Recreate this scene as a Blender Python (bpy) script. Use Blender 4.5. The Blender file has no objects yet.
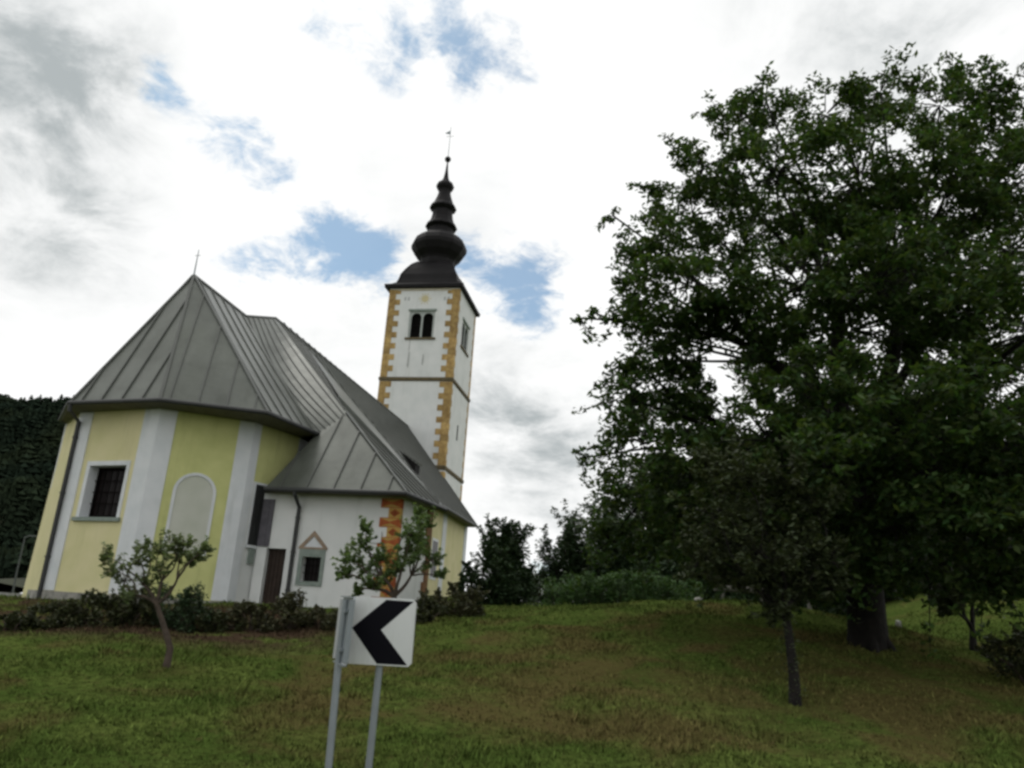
import bpy, math, random
import numpy as np
from mathutils import Vector, Matrix

random.seed(7)
RNG = np.random.default_rng(11)
SC = bpy.context.scene
COL = SC.collection

# ------------------------------------------------------------------ camera
F_PX = 780.0
PITCH, ROLL, YAW = math.radians(17.03), math.radians(3.62), math.radians(10.65)
FW = Vector((0, math.cos(PITCH), math.sin(PITCH)))
U0 = Vector((0, -math.sin(PITCH), math.cos(PITCH)))
R0 = Vector((1, 0, 0))
CR = math.cos(ROLL) * R0 + math.sin(ROLL) * U0
CU = -math.sin(ROLL) * R0 + math.cos(ROLL) * U0
cam = bpy.data.cameras.new('camera')
cam.sensor_width = 36.0
cam.lens = 36.0 * F_PX / 1024.0
cam.clip_start = 0.05
cam.clip_end = 6000
camo = bpy.data.objects.new('camera', cam)
COL.objects.link(camo)
camo.matrix_world = Matrix(((CR.x, CU.x, -FW.x, 0), (CR.y, CU.y, -FW.y, 0), (CR.z, CU.z, -FW.z, 0), (0, 0, 0, 1)))
SC.camera = camo
# eye level is z = 0; the road verge lies about 1.7 m lower

# ------------------------------------------------------------------ sky, sun, exposure
SUN_EL, SUN_AZ = math.radians(62), math.radians(-50)      # azimuth from +Y towards +X
w = bpy.data.worlds.new('World')
SC.world = w
w.use_nodes = True
nt = w.node_tree
nt.nodes.clear()
N = lambda t: nt.nodes.new(t)
L = nt.links.new


def wmath(op, a, b=None, clamp=False):
    n = N('ShaderNodeMath'); n.operation = op; n.use_clamp = clamp
    for i, v in enumerate((a, b)):
        if v is None: continue
        if isinstance(v, (int, float)): n.inputs[i].default_value = v
        else: L(v, n.inputs[i])
    return n.outputs[0]


def ray(px, py):
    return ((px - 512) / F_PX * CR - (py - 384) / F_PX * CU + FW).normalized()


sky = N('ShaderNodeTexSky'); sky.sky_type = 'NISHITA'; sky.sun_disc = False
sky.sun_elevation = SUN_EL; sky.sun_rotation = SUN_AZ
sky.air_density = 1.0; sky.dust_density = 1.5; sky.ozone_density = 1.5
tc = N('ShaderNodeTexCoord')
nrm = N('ShaderNodeVectorMath'); nrm.operation = 'NORMALIZE'; L(tc.outputs['Generated'], nrm.inputs[0])
sep = N('ShaderNodeSeparateXYZ'); L(nrm.outputs[0], sep.inputs[0])
# clouds lie on a layer overhead: direction divided by height
zc = wmath('ADD', wmath('MAXIMUM', sep.outputs[2], 0.0), 0.28)
cx = wmath('DIVIDE', sep.outputs[0], zc); cy = wmath('DIVIDE', sep.outputs[1], zc)
cmb = N('ShaderNodeCombineXYZ'); L(cx, cmb.inputs[0]); L(cy, cmb.inputs[1])


def wnoise(scale, detail, rough, dist=0.0, off=0.0):
    m = N('ShaderNodeMapping'); m.inputs['Location'].default_value = (off, off * .7, off * 1.3)
    L(cmb.outputs[0], m.inputs[0])
    n = N('ShaderNodeTexNoise'); n.inputs['Scale'].default_value = scale
    n.inputs['Detail'].default_value = detail; n.inputs['Roughness'].default_value = rough
    n.inputs['Distortion'].default_value = dist
    L(m.outputs[0], n.inputs['Vector']); return n.outputs['Fac']


n_fine = wnoise(7.5, 10, .66, .35, 3.1)
n_wisp = wnoise(20, 8, .65, .6, 21.0)
n_big = wnoise(2.4, 7, .58, .3, 8.7)
n_mid = wnoise(5.0, 9, .62, .4, 15.0)


def blobs(lst):
    """sum of soft round regions of the sky, each (pixel x, pixel y, angular radius in degrees, weight)"""
    tot = None
    for px, py, rad, wt in lst:
        d = N('ShaderNodeVectorMath'); d.operation = 'DISTANCE'
        L(nrm.outputs[0], d.inputs[0]); d.inputs[1].default_value = ray(px, py)
        r = 2 * math.sin(math.radians(rad) / 2)
        q = wmath('DIVIDE', d.outputs['Value'], r)
        g = wmath('MULTIPLY', wmath('EXPONENT', wmath('MULTIPLY', wmath('MULTIPLY', q, q), -1.0)), wt)
        tot = g if tot is None else wmath('ADD', tot, g)
    return tot


blue_b = blobs([(165, 86, 1.7, .8), (228, 142, 2.0, .75), (265, 150, 1.7, .5), (275, 178, 1.6, .55), (300, 205, 1.5, .5), (322, 225, 1.5, .5), (380, 250, 1.6, .5), (250, 120, 6, .10), (400, 110, 7, .16), (120, 240, 6, .16), (470, 420, 5, .16), (245, 262, 1.9, .75), (285, 268, 1.9, .78), (325, 275, 1.8, .66), (342, 236, 1.5, .5), (358, 258, 1.7, .5),
                (360, 245, 2.6, .75), (345, 225, 2.0, .5), (490, 278, 2.6, .9), (525, 285, 2.4, .8), (535, 312, 2.0, .75), (380, 270, 2.2, .6), (545, 265, 2.2, .5),
                (465, 58, 2.2, .62), (500, 52, 2.2, .6), (520, 68, 1.8, .5), (395, 60, 2.0, .55), (405, 15, 3.2, .55), (320, 12, 2.4, .55), (455, 22, 2.2, .4), (465, 255, 2.0, .5),
                (440, 590, 3.0, .2), (545, 570, 1.4, .8), (900, -200, 9, .9), (-300, 0, 8, .8), (1500, 200, 9, .8)])
grey_b = blobs([(10, 45, 6.0, .62), (85, 115, 3.8, .6), (-70, 90, 8, .55), (150, 30, 4.0, .25), (40, 250, 5.5, .38), (105, 225, 4, .35), (130, 250, 3, .2),
                (520, 420, 6.0, .62), (560, 450, 4.0, .35), (490, 400, 4, .3), (340, 335, 4.5, .3), (950, 20, 7.5, .55), (860, 0, 6, .35), (760, 10, 5, .2), (560, 530, 3.0, .3)])
# blue gap factor, broken up by noise
bn = wmath('ADD', wmath('MULTIPLY', wmath('SUBTRACT', n_fine, .5), 4.6), wmath('MULTIPLY', wmath('SUBTRACT', n_wisp, .5), 2.2))
bf = wmath('ADD', wmath('MULTIPLY', blue_b, 1.15), wmath('MULTIPLY', bn, wmath('MINIMUM', wmath('MULTIPLY', blue_b, 2.0), 1.0)))
mr = N('ShaderNodeMapRange'); mr.interpolation_type = 'SMOOTHSTEP'
L(bf, mr.inputs[0]); mr.inputs[1].default_value = .38; mr.inputs[2].default_value = 1.7; mr.inputs[4].default_value = .80
blue_f = mr.outputs[0]
gf = wmath('MULTIPLY', grey_b, wmath('ADD', wmath('MULTIPLY', wmath('SUBTRACT', n_mid, .5), 4.0), .9))
gf = wmath('ADD', wmath('MULTIPLY', gf, wmath('ADD', wmath('MULTIPLY', wmath('SUBTRACT', n_fine, .5), 1.6), .82)), wmath('MAXIMUM', wmath('MULTIPLY', wmath('SUBTRACT', n_big, .58), 2.0), 0.0))
gm_ = N('ShaderNodeMapRange'); gm_.interpolation_type = 'SMOOTHSTEP'; L(gf, gm_.inputs[0]); gm_.inputs[1].default_value = -.05; gm_.inputs[2].default_value = 1.25
gf = gm_.outputs[0]
cramp = N('ShaderNodeMixRGB'); L(gf, cramp.inputs[0])
cramp.inputs[1].default_value = (10.4, 10.45, 10.4, 1)       # sunlit cloud
cramp.inputs[2].default_value = (4.5, 4.9, 5.0, 1)       # grey cloud base
blue = N('ShaderNodeMixRGB'); blue.blend_type = 'MULTIPLY'; blue.inputs[0].default_value = 1
L(sky.outputs[0], blue.inputs[1]); blue.inputs[2].default_value = (.70, 1.06, 1.14, 1)
mix = N('ShaderNodeMixRGB'); L(blue_f, mix.inputs[0]); L(cramp.outputs[0], mix.inputs[1]); L(blue.outputs[0], mix.inputs[2])
bg = N('ShaderNodeBackground'); bg.inputs['Strength'].default_value = 0.1
out = N('ShaderNodeOutputWorld'); L(mix.outputs[0], bg.inputs[0]); L(bg.outputs[0], out.inputs[0])

sl = bpy.data.lights.new('sun', 'SUN'); sl.energy = 0.7; sl.angle = math.radians(30); sl.color = (1, .96, .9)
so = bpy.data.objects.new('sun', sl); COL.objects.link(so)
sd = Vector((math.sin(SUN_AZ) * math.cos(SUN_EL), math.cos(SUN_AZ) * math.cos(SUN_EL), math.sin(SUN_EL)))
so.rotation_euler = (-sd).to_track_quat('-Z', 'Y').to_euler()

SC.view_settings.view_transform = 'Standard'
SC.view_settings.look = 'None'
SC.view_settings.exposure = 0.0
SC.view_settings.gamma = 1.0
SC.view_settings.use_curve_mapping = False
SC.render.engine = 'CYCLES'
SC.cycles.max_bounces = 6
SC.cycles.transparent_max_bounces = 8
SC.cycles.pixel_filter_type = 'BLACKMAN_HARRIS'
SC.cycles.filter_width = 2.9          # a soft phone lens

# ------------------------------------------------------------------ helpers


def at(px, py, Y):
    """point seen at a pixel at the forward distance Y"""
    r = ray(px, py)
    return Vector(r * (Y / r.y))


AX = Vector((math.sin(YAW), math.cos(YAW), 0)); BX = Vector((math.cos(YAW), -math.sin(YAW), 0))


def uvz(u, v, z):
    return BX * u + AX * v + Vector((0, 0, z))


def mat(name, col, rough=.8, var=.0, scale=3.0, col2=None, bump=0.0, bscale=40.0, metallic=0.0, spec=.3, island=0.0, detail=5):
    m = bpy.data.materials.new(name); m.use_nodes = True
    t = m.node_tree; b = t.nodes['Principled BSDF']
    b.inputs['Roughness'].default_value = rough; b.inputs['Metallic'].default_value = metallic
    b.inputs['Specular IOR Level'].default_value = spec
    tcn = t.nodes.new('ShaderNodeTexCoord')
    nz = t.nodes.new('ShaderNodeTexNoise'); nz.inputs['Scale'].default_value = scale; nz.inputs['Detail'].default_value = detail
    t.links.new(tcn.outputs['Object'], nz.inputs['Vector'])
    c2 = col2 or tuple(c * (1 - var) for c in col)
    mx = t.nodes.new('ShaderNodeMixRGB')
    mx.inputs[1].default_value = (*col, 1); mx.inputs[2].default_value = (*c2, 1)
    mrn = t.nodes.new('ShaderNodeMapRange'); mrn.inputs[1].default_value = .35; mrn.inputs[2].default_value = .68
    t.links.new(nz.outputs['Fac'], mrn.inputs[0]); t.links.new(mrn.outputs[0], mx.inputs[0])
    last = mx.outputs[0]
    if island:
        g = t.nodes.new('ShaderNodeNewGeometry')
        hs = t.nodes.new('ShaderNodeHueSaturation')
        mr2 = t.nodes.new('ShaderNodeMapRange'); mr2.inputs[3].default_value = 1 - island; mr2.inputs[4].default_value = 1 + island
        t.links.new(g.outputs['Random Per Island'], mr2.inputs[0]); t.links.new(mr2.outputs[0], hs.inputs['Value'])
        t.links.new(last, hs.inputs['Color']); last = hs.outputs[0]
    t.links.new(last, b.inputs['Base Color'])
    if bump:
        n2 = t.nodes.new('ShaderNodeTexNoise'); n2.inputs['Scale'].default_value = bscale; n2.inputs['Detail'].default_value = 6
        t.links.new(tcn.outputs['Object'], n2.inputs['Vector'])
        bp = t.nodes.new('ShaderNodeBump'); bp.inputs['Strength'].default_value = bump; bp.inputs['Distance'].default_value = .03
        t.links.new(n2.outputs['Fac'], bp.inputs['Height']); t.links.new(bp.outputs[0], b.inputs['Normal'])
    return m


def leafmat(name, col, var=.45, trans=.35, hue=.02):
    m = bpy.data.materials.new(name); m.use_nodes = True
    t = m.node_tree; t.nodes.clear()
    g = t.nodes.new('ShaderNodeNewGeometry')
    hs = t.nodes.new('ShaderNodeHueSaturation'); hs.inputs['Color'].default_value = (*col, 1)
    a = t.nodes.new('ShaderNodeMapRange'); a.inputs[3].default_value = 1 - var; a.inputs[4].default_value = 1 + var
    t.links.new(g.outputs['Random Per Island'], a.inputs[0]); t.links.new(a.outputs[0], hs.inputs['Value'])
    wn = t.nodes.new('ShaderNodeTexWhiteNoise'); wn.noise_dimensions = '1D'
    t.links.new(g.outputs['Random Per Island'], wn.inputs['W'])
    h = t.nodes.new('ShaderNodeMapRange'); h.inputs[3].default_value = .5 - hue; h.inputs[4].default_value = .5 + hue
    t.links.new(wn.outputs['Value'], h.inputs[0]); t.links.new(h.outputs[0], hs.inputs['Hue'])
    p = t.nodes.new('ShaderNodeBsdfPrincipled'); p.inputs['Roughness'].default_value = .55; p.inputs['Specular IOR Level'].default_value = .25
    t.links.new(hs.outputs[0], p.inputs['Base Color'])
    tr = t.nodes.new('ShaderNodeBsdfTranslucent')
    mul = t.nodes.new('ShaderNodeMixRGB'); mul.blend_type = 'MULTIPLY'; mul.inputs[0].default_value = 1
    mul.inputs[2].default_value = (1.1, 1.15, .5, 1)
    t.links.new(hs.outputs[0], mul.inputs[1]); t.links.new(mul.outputs[0], tr.inputs[0])
    ms = t.nodes.new('ShaderNodeMixShader'); ms.inputs[0].default_value = trans
    o = t.nodes.new('ShaderNodeOutputMaterial')
    t.links.new(p.outputs[0], ms.inputs[1]); t.links.new(tr.outputs[0], ms.inputs[2]); t.links.new(ms.outputs[0], o.inputs[0])
    return m


def weather(m, amt, sx, sz, lo=.5, hi=.75, tint=(.55, .56, .52)):
    """rain streaks and blotches: noise stretched down the surface, multiplied over the base colour"""
    t = m.node_tree; b = t.nodes['Principled BSDF']
    src = b.inputs['Base Color'].links[0].from_socket
    tcn = t.nodes.new('ShaderNodeTexCoord'); mp = t.nodes.new('ShaderNodeMapping'); mp.inputs['Scale'].default_value = (sx, sx, sz)
    t.links.new(tcn.outputs['Object'], mp.inputs[0])
    n = t.nodes.new('ShaderNodeTexNoise'); n.inputs['Scale'].default_value = 1; n.inputs['Detail'].default_value = 7; n.inputs['Roughness'].default_value = .62
    t.links.new(mp.outputs[0], n.inputs['Vector'])
    r = t.nodes.new('ShaderNodeMapRange'); r.interpolation_type = 'SMOOTHSTEP'; r.inputs[1].default_value = lo; r.inputs[2].default_value = hi; r.inputs[4].default_value = amt
    t.links.new(n.outputs['Fac'], r.inputs[0])
    x = t.nodes.new('ShaderNodeMixRGB'); x.blend_type = 'MULTIPLY'; x.inputs[2].default_value = (*tint, 1)
    t.links.new(r.outputs[0], x.inputs[0]); t.links.new(src, x.inputs[1]); t.links.new(x.outputs[0], b.inputs['Base Color'])


class MB:
    """collects faces and links them as one mesh object"""

    def __init__(s):
        s.v = []; s.f = []; s.m = []

    def poly(s, pts, mi=0):
        i = len(s.v); s.v += [tuple(p) for p in pts]; s.f.append(tuple(range(i, i + len(pts)))); s.m.append(mi)

    def prism(s, pts, off, mi=0, mi_side=None):
        """closed solid: polygon pts and the same polygon moved by off"""
        off = Vector(off); a = [Vector(p) for p in pts]; b = [p + off for p in a]
        i = len(s.v); n = len(a); s.v += [tuple(p) for p in a + b]
        ms = mi if mi_side is None else mi_side
        s.f.append(tuple(range(i + n - 1, i - 1, -1))); s.m.append(mi)
        s.f.append(tuple(range(i + n, i + 2 * n))); s.m.append(mi)
        for k in range(n):
            j = (k + 1) % n
            s.f.append((i + k, i + j, i + n + j, i + n + k)); s.m.append(ms)

    def box(s, lo, hi, mi=0):
        (x0, y0, z0), (x1, y1, z1) = lo, hi
        s.prism([(x0, y0, z0), (x1, y0, z0), (x1, y1, z0), (x0, y1, z0)], (0, 0, z1 - z0), mi)

    def bar(s, p, q, wdt, hgt, up=(0, 0, 1), mi=0):
        """box along p-q, its height along up"""
        p, q, up = Vector(p), Vector(q), Vector(up)
        d = (q - p).normalized(); sx = d.cross(up)
        if sx.length < 1e-6: sx = Vector((1, 0, 0))
        sx.normalize(); up = sx.cross(d).normalized()
        a = sx * wdt / 2
        s.prism([p - a, p + a, p + a + up * hgt, p - a + up * hgt], q - p, mi)

    def tube(s, pts, rad, n=8, mi=0, cap=True):
        pts = [Vector(p) for p in pts]
        if isinstance(rad, (int, float)): rad = [rad] * len(pts)
        base = len(s.v); prev = None
        for k, p in enumerate(pts):
            d = (pts[min(k + 1, len(pts) - 1)] - pts[max(k - 1, 0)]).normalized()
            if prev is None:
                a = d.cross(Vector((0.13, .97, .2)))
                if a.length < .1: a = d.cross(Vector((1, 0, 0)))
            else:
                a = prev - d * prev.dot(d)
            a.normalize(); prev = a; c = d.cross(a)
            for j in range(n):
                t = 2 * math.pi * j / n
                s.v.append(tuple(p + (a * math.cos(t) + c * math.sin(t)) * rad[k]))
        for k in range(len(pts) - 1):
            for j in range(n):
                j2 = (j + 1) % n
                s.f.append((base + k * n + j, base + k * n + j2, base + (k + 1) * n + j2, base + (k + 1) * n + j)); s.m.append(mi)
        if cap:
            s.f.append(tuple(base + j for j in range(n - 1, -1, -1))); s.m.append(mi)
            e = base + (len(pts) - 1) * n
            s.f.append(tuple(e + j for j in range(n))); s.m.append(mi)

    def lathe(s, prof, c, n=16, mi=0, rot=0.0, square=False):
        """prof = [(radius, z)] about the vertical axis through c"""
        base = len(s.v); c = Vector(c)
        for r, z in prof:
            for j in range(n):
                t = 2 * math.pi * j / n + rot
                s.v.append((c.x + r * math.cos(t), c.y + r * math.sin(t), c.z + z))
        for k in range(len(prof) - 1):
            for j in range(n):
                j2 = (j + 1) % n
                s.f.append((base + k * n + j, base + k * n + j2, base + (k + 1) * n + j2, base + (k + 1) * n + j)); s.m.append(mi)
        s.f.append(tuple(base + j for j in range(n - 1, -1, -1))); s.m.append(mi)
        e = base + (len(prof) - 1) * n
        s.f.append(tuple(e + j for j in range(n))); s.m.append(mi)

    def build(s, name, mats, parent=None, smooth=False, origin=None, base=None):
        me = bpy.data.meshes.new(name)
        o3 = Vector(origin) if origin is not None else Vector((0, 0, 0))
        me.from_pydata([tuple(Vector(p) - o3) for p in s.v], [], s.f)
        for m in (mats if isinstance(mats, (list, tuple)) else [mats]): me.materials.append(m)
        me.polygons.foreach_set('material_index', s.m)
        if smooth: me.polygons.foreach_set('use_smooth', [True] * len(s.f))
        me.update()
        o = bpy.data.objects.new(name, me); COL.objects.link(o)
        if parent: o.parent = parent
        o.location = o3
        return o


def tag(o, label=None, cat=None, group=None, kind=None):
    for k, v in (('label', label), ('category', cat), ('group', group), ('kind', kind)):
        if v: o[k] = v
    return o


def empty(name, loc, rz=0.0):
    o = bpy.data.objects.new(name, None); COL.objects.link(o)
    o.location = loc; o.rotation_euler = (0, 0, rz); o.empty_display_size = .3
    return o


def np_mesh(name, V, Fc, mats, parent=None, loc=None):
    """V (n,3) and Fc (m,3|4) arrays to one mesh object"""
    me = bpy.data.meshes.new(name)
    V = np.asarray(V, dtype=np.float32); Fc = np.asarray(Fc, dtype=np.int32)
    if loc is not None: V = V - np.array(loc, dtype=np.float32)
    k = Fc.shape[1]
    me.vertices.add(len(V)); me.vertices.foreach_set('co', V.ravel())
    me.loops.add(Fc.size); me.loops.foreach_set('vertex_index', Fc.ravel())
    me.polygons.add(len(Fc)); me.polygons.foreach_set('loop_start', np.arange(0, Fc.size, k, dtype=np.int32))
    for m in (mats if isinstance(mats, (list, tuple)) else [mats]): me.materials.append(m)
    me.update(calc_edges=True); me.validate()
    o = bpy.data.objects.new(name, me); COL.objects.link(o)
    if parent: o.parent = parent
    elif loc is not None: o.location = loc
    return o


def leaf_quads(P, size, aspect=.45, droop=.35, rng=RNG, var=.35, up=.6):
    """one folded diamond leaf at every point of P"""
    n = len(P)
    th = rng.uniform(0, 2 * np.pi, n)
    d = np.stack([np.cos(th), np.sin(th), rng.normal(-droop, .45, n)], 1)
    d /= np.linalg.norm(d, axis=1)[:, None]
    nv = rng.normal(0, 1, (n, 3)); nv[:, 2] = np.abs(nv[:, 2]) + up
    sd = np.cross(d, nv); sd /= np.linalg.norm(sd, axis=1)[:, None] + 1e-9
    ln = size * (1 + var * rng.uniform(-1, 1, n))[:, None]
    wd = ln * aspect
    V = np.stack([P - d * ln * .5, P + sd * wd * .5 - d * ln * .05, P + d * ln * .5, P - sd * wd * .5 - d * ln * .05], 1).reshape(-1, 3)
    Fc = np.arange(4 * n).reshape(n, 4)
    return V, Fc


def clump_points(centers, radii, counts, rng=RNG, flat=.8):
    out_ = []
    for c, r, k in zip(centers, radii, counts):
        q = rng.normal(0, 1, (k, 3)); q /= np.linalg.norm(q, axis=1)[:, None]
        q *= (rng.uniform(0, 1, (k, 1)) ** .5) * r
        q[:, 2] *= flat
        out_.append(q + np.asarray(c))
    return np.concatenate(out_)


# ------------------------------------------------------------------ materials
M = dict(
    yellow=mat('cream_yellow_render', (.64, .59, .35), .9, .0, 1.2, (.57, .54, .29), .25, 60),
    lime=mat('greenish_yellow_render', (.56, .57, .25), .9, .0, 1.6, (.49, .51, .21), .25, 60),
    white=mat('white_render', (.68, .69, .68), .9, .0, 1.1, (.61, .63, .62), .25, 50),
    white_trim=mat('white_trim_render', (.65, .67, .69), .85, .0, 2.0, (.58, .61, .63), .15, 60),
    niche=mat('niche_render', (.52, .53, .47), .9, .0, 1.5, (.46, .48, .41), .2, 60),
    stone=mat('rough_stone_plinth', (.33, .32, .29), .9, .0, 3.5, (.15, .15, .135), .8, 14),
    green_stone=mat('greenish_stone', (.24, .28, .25), .85, .0, 6, (.17, .21, .19), .3, 40),
    dark_stone=mat('weathered_string_course', (.14, .11, .06), .9, .0, 4, (.09, .075, .045), .3, 30),
    roof=mat('grey_sheet_metal', (.124, .134, .116), .34, .0, .8, (.088, .096, .082), .06, 6, .2, .5),
    roof_side=mat('grey_sheet_metal_seam', (.09, .096, .085), .4, .2, 2.0, None, 0, 1, 0, .5),
    spire=mat('dark_spire_sheet', (.014, .013, .014), .6, .3, 2.0, None, .15, 12, .0, .12),
    gutter=mat('dark_gutter_metal', (.028, .030, .030), .5, .2, 3, None, 0, 1, 0, .4),
    soffit=mat('grey_soffit', (.16, .155, .12), .9, .25, 4),
    glass=mat('dark_window_glass', (.010, .007, .007), .35, .2, 3, None, 0, 1, 0, .12),
    dark=mat('dark_opening', (.008, .007, .007), .9),
    bars=mat('iron_grille', (.006, .005, .005), .9, spec=.05),
    wood=mat('dark_brown_wood', (.035, .022, .016), .75, .4, 5, None, .3, 20),
    ochre=mat('ochre_quoin_paint', (.44, .31, .12), .9, .0, 3.5, (.26, .165, .065), .3, 40, island=.25),
    rust=mat('rust_orange_quoin_paint', (.34, .10, .03), .9, .0, 7, (.24, .055, .02), .2, 40, island=.18),
    ochre2=mat('yellow_quoin_paint', (.44, .30, .09), .9, .0, 5, (.42, .24, .06), .3, 40, island=.15),
    brown_q=mat('brown_quoin_paint', (.20, .105, .05), .9, .3, 5, None, .3, 40, island=.15),
    lamp_steel=mat('dull_lamp_steel', (.10, .11, .11), .7, .1, 4, spec=.2),
    steel=mat('galvanised_steel', (.25, .28, .30), .5, .15, 5, None, .05, 30, .35, .5),
    sign_white=mat('sign_white', (.62, .64, .64), .45, .06, 4, None, 0, 1, 0, .4),
    sign_black=mat('sign_black', (.006, .006, .009), .8, .1, 4, None, 0, 1, 0, .08),
    sign_edge=mat('sign_aluminium_edge', (.62, .63, .63), .5),
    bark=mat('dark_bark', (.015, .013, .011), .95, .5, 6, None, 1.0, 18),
    bark2=mat('grey_brown_bark', (.085, .065, .05), .95, .5, 9, None, .8, 30),
    concrete=mat('pale_concrete', (.34, .34, .33), .9, .25, 2, None, .2, 20),
    pale_wood=mat('weathered_pale_wood', (.13, .125, .11), .9, .3, 6, None, .3, 25),
    yellow_paint=mat('faded_yellow_paint', (.55, .49, .30), .9, .1, 6),
    faint=mat('faded_grey_paint', (.43, .445, .445), .9, .15, 8),
    spandrel=mat('grey_spandrel_stone', (.36, .39, .37), .9, .1, 5),
    stain=mat('rain_stain', (.40, .41, .40), .9, .2, 6),
    walnut=leafmat('walnut_leaves', (.044, .076, .022), .6, .45, .03),
    greyleaf=leafmat('grey_green_leaves', (.046, .060, .026), .4, .25),
    fruit=leafmat('young_fruit_tree_leaves', (.135, .175, .085), .4, .45),
    apple=leafmat('fresh_fruit_tree_leaves', (.115, .175, .065), .4, .45),
    shrub=leafmat('dark_shrub_leaves', (.044, .052, .021), .55, .2, .03),
    shrubb=leafmat('brownish_shrub_leaves', (.062, .064, .029), .5, .2, .04),
    bush=leafmat('dark_bush_leaves', (.034, .060, .026), .5, .22),
    hedge=leafmat('hedge_leaves', (.060, .115, .034), .5, .25),
    conifer=mat('conifer_needles', (.012, .019, .013), 1.0, scale=.03, col2=(.020, .027, .014), spec=0.0, island=.45),
)

for k_ in ('white', 'yellow', 'lime', 'white_trim'):
    weather(M[k_], .40, 2.6, .30, .50, .80); weather(M[k_], .35, .55, .5, .52, .78, (.74, .74, .70))
for k_ in ('roof',):
    weather(M[k_], .75, 1.6, .22, .46, .78, (.62, .63, .60)); weather(M[k_], .6, .45, .45, .45, .7, (.72, .74, .68)); weather(M[k_], .35, .8, 5.0, .5, .7, (.72, .72, .70))
weather(M['ochre'], .6, 3.0, 1.2, .45, .75, (.6, .5, .42)); weather(M['rust'], .5, 5, 2, .45, .75, (.6, .55, .5)); weather(M['ochre2'], .5, 5, 2, .45, .75, (.62, .5, .4))
weather(M['sign_white'], .35, 9, 2.0, .5, .75, (.7, .69, .62)); weather(M['spire'], .6, 1.5, .3, .45, .75, (.5, .5, .5))

# ------------------------------------------------------------------ ground


def sstep(a, b, x):
    t = np.clip((x - a) / (b - a), 0, 1); return t * t * (3 - 2 * t)


def hgt(x, y):
    x = np.asarray(x, float); y = np.asarray(y, float)
    B = np.interp(y, [-40, 5, 8.5, 11, 14, 20, 26, 34, 45, 60, 110, 260, 900], [-1.9, -1.8, -1.70, -1.42, -1.10, -.50, -.05, .55, 1.15, 1.5, 1.6, -2.0, -4])
    B2 = np.interp(y, [-40, 5, 8.5, 11, 14, 20, 24, 30, 45, 60, 110, 260, 900], [-1.9, -1.8, -1.72, -1.48, -1.17, -.62, -.25, -.2, -.2, -.2, -.6, -2.0, -4])
    B2 = B2 - .75 * (1 - sstep(-21.5, -18.5, x)) * sstep(22, 27, y)
    t = sstep(-17, -7, x); z = B2 * (1 - t) + B * t
    z = z + 1.15 * np.exp(-((x - 8.0) / 5.2) ** 2 / 2 - ((y - 25) / 5.5) ** 2 / 2)
    z = z + 2.3 * sstep(12.5, 21, x) * sstep(17, 30, y) * (1 - sstep(60, 120, y))
    z = z - .25 * np.exp(-((x - 13.2) / 1.6) ** 2 / 2 - ((y - 22) / 6) ** 2 / 2)
    z = z + .035 * np.sin(x * 1.3 + y * .7) + .03 * np.sin(x * .6 - y * 1.9 + 1) + .02 * np.sin(x * 3.1 + 2 * np.sin(y * 1.1)) * np.cos(y * 2.3)
    return z


def gz(x, y): return float(hgt(x, y))


def gpt(px, Y, dz=0.0):
    """ground point under pixel column px (taken at mid height) at distance Y"""
    p = at(px, 620, Y); return Vector((p.x, Y, gz(p.x, Y) + dz))


xs = np.unique(np.concatenate([-np.geomspace(40, 2500, 26), np.arange(-40, 40.1, .5), np.geomspace(40, 2500, 26)]))
ys = np.unique(np.concatenate([-np.geomspace(10, 300, 12), np.arange(-10, 70.1, .5), np.geomspace(70, 3000, 34)]))
XX, YY = np.meshgrid(xs, ys)
V = np.stack([XX.ravel(), YY.ravel(), hgt(XX, YY).ravel()], 1)
nx, ny = len(xs), len(ys)
ii = (np.arange(ny - 1)[:, None] * nx + np.arange(nx - 1)[None, :]).ravel()
Fc = np.stack([ii, ii + 1, ii + nx + 1, ii + nx], 1)


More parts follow.
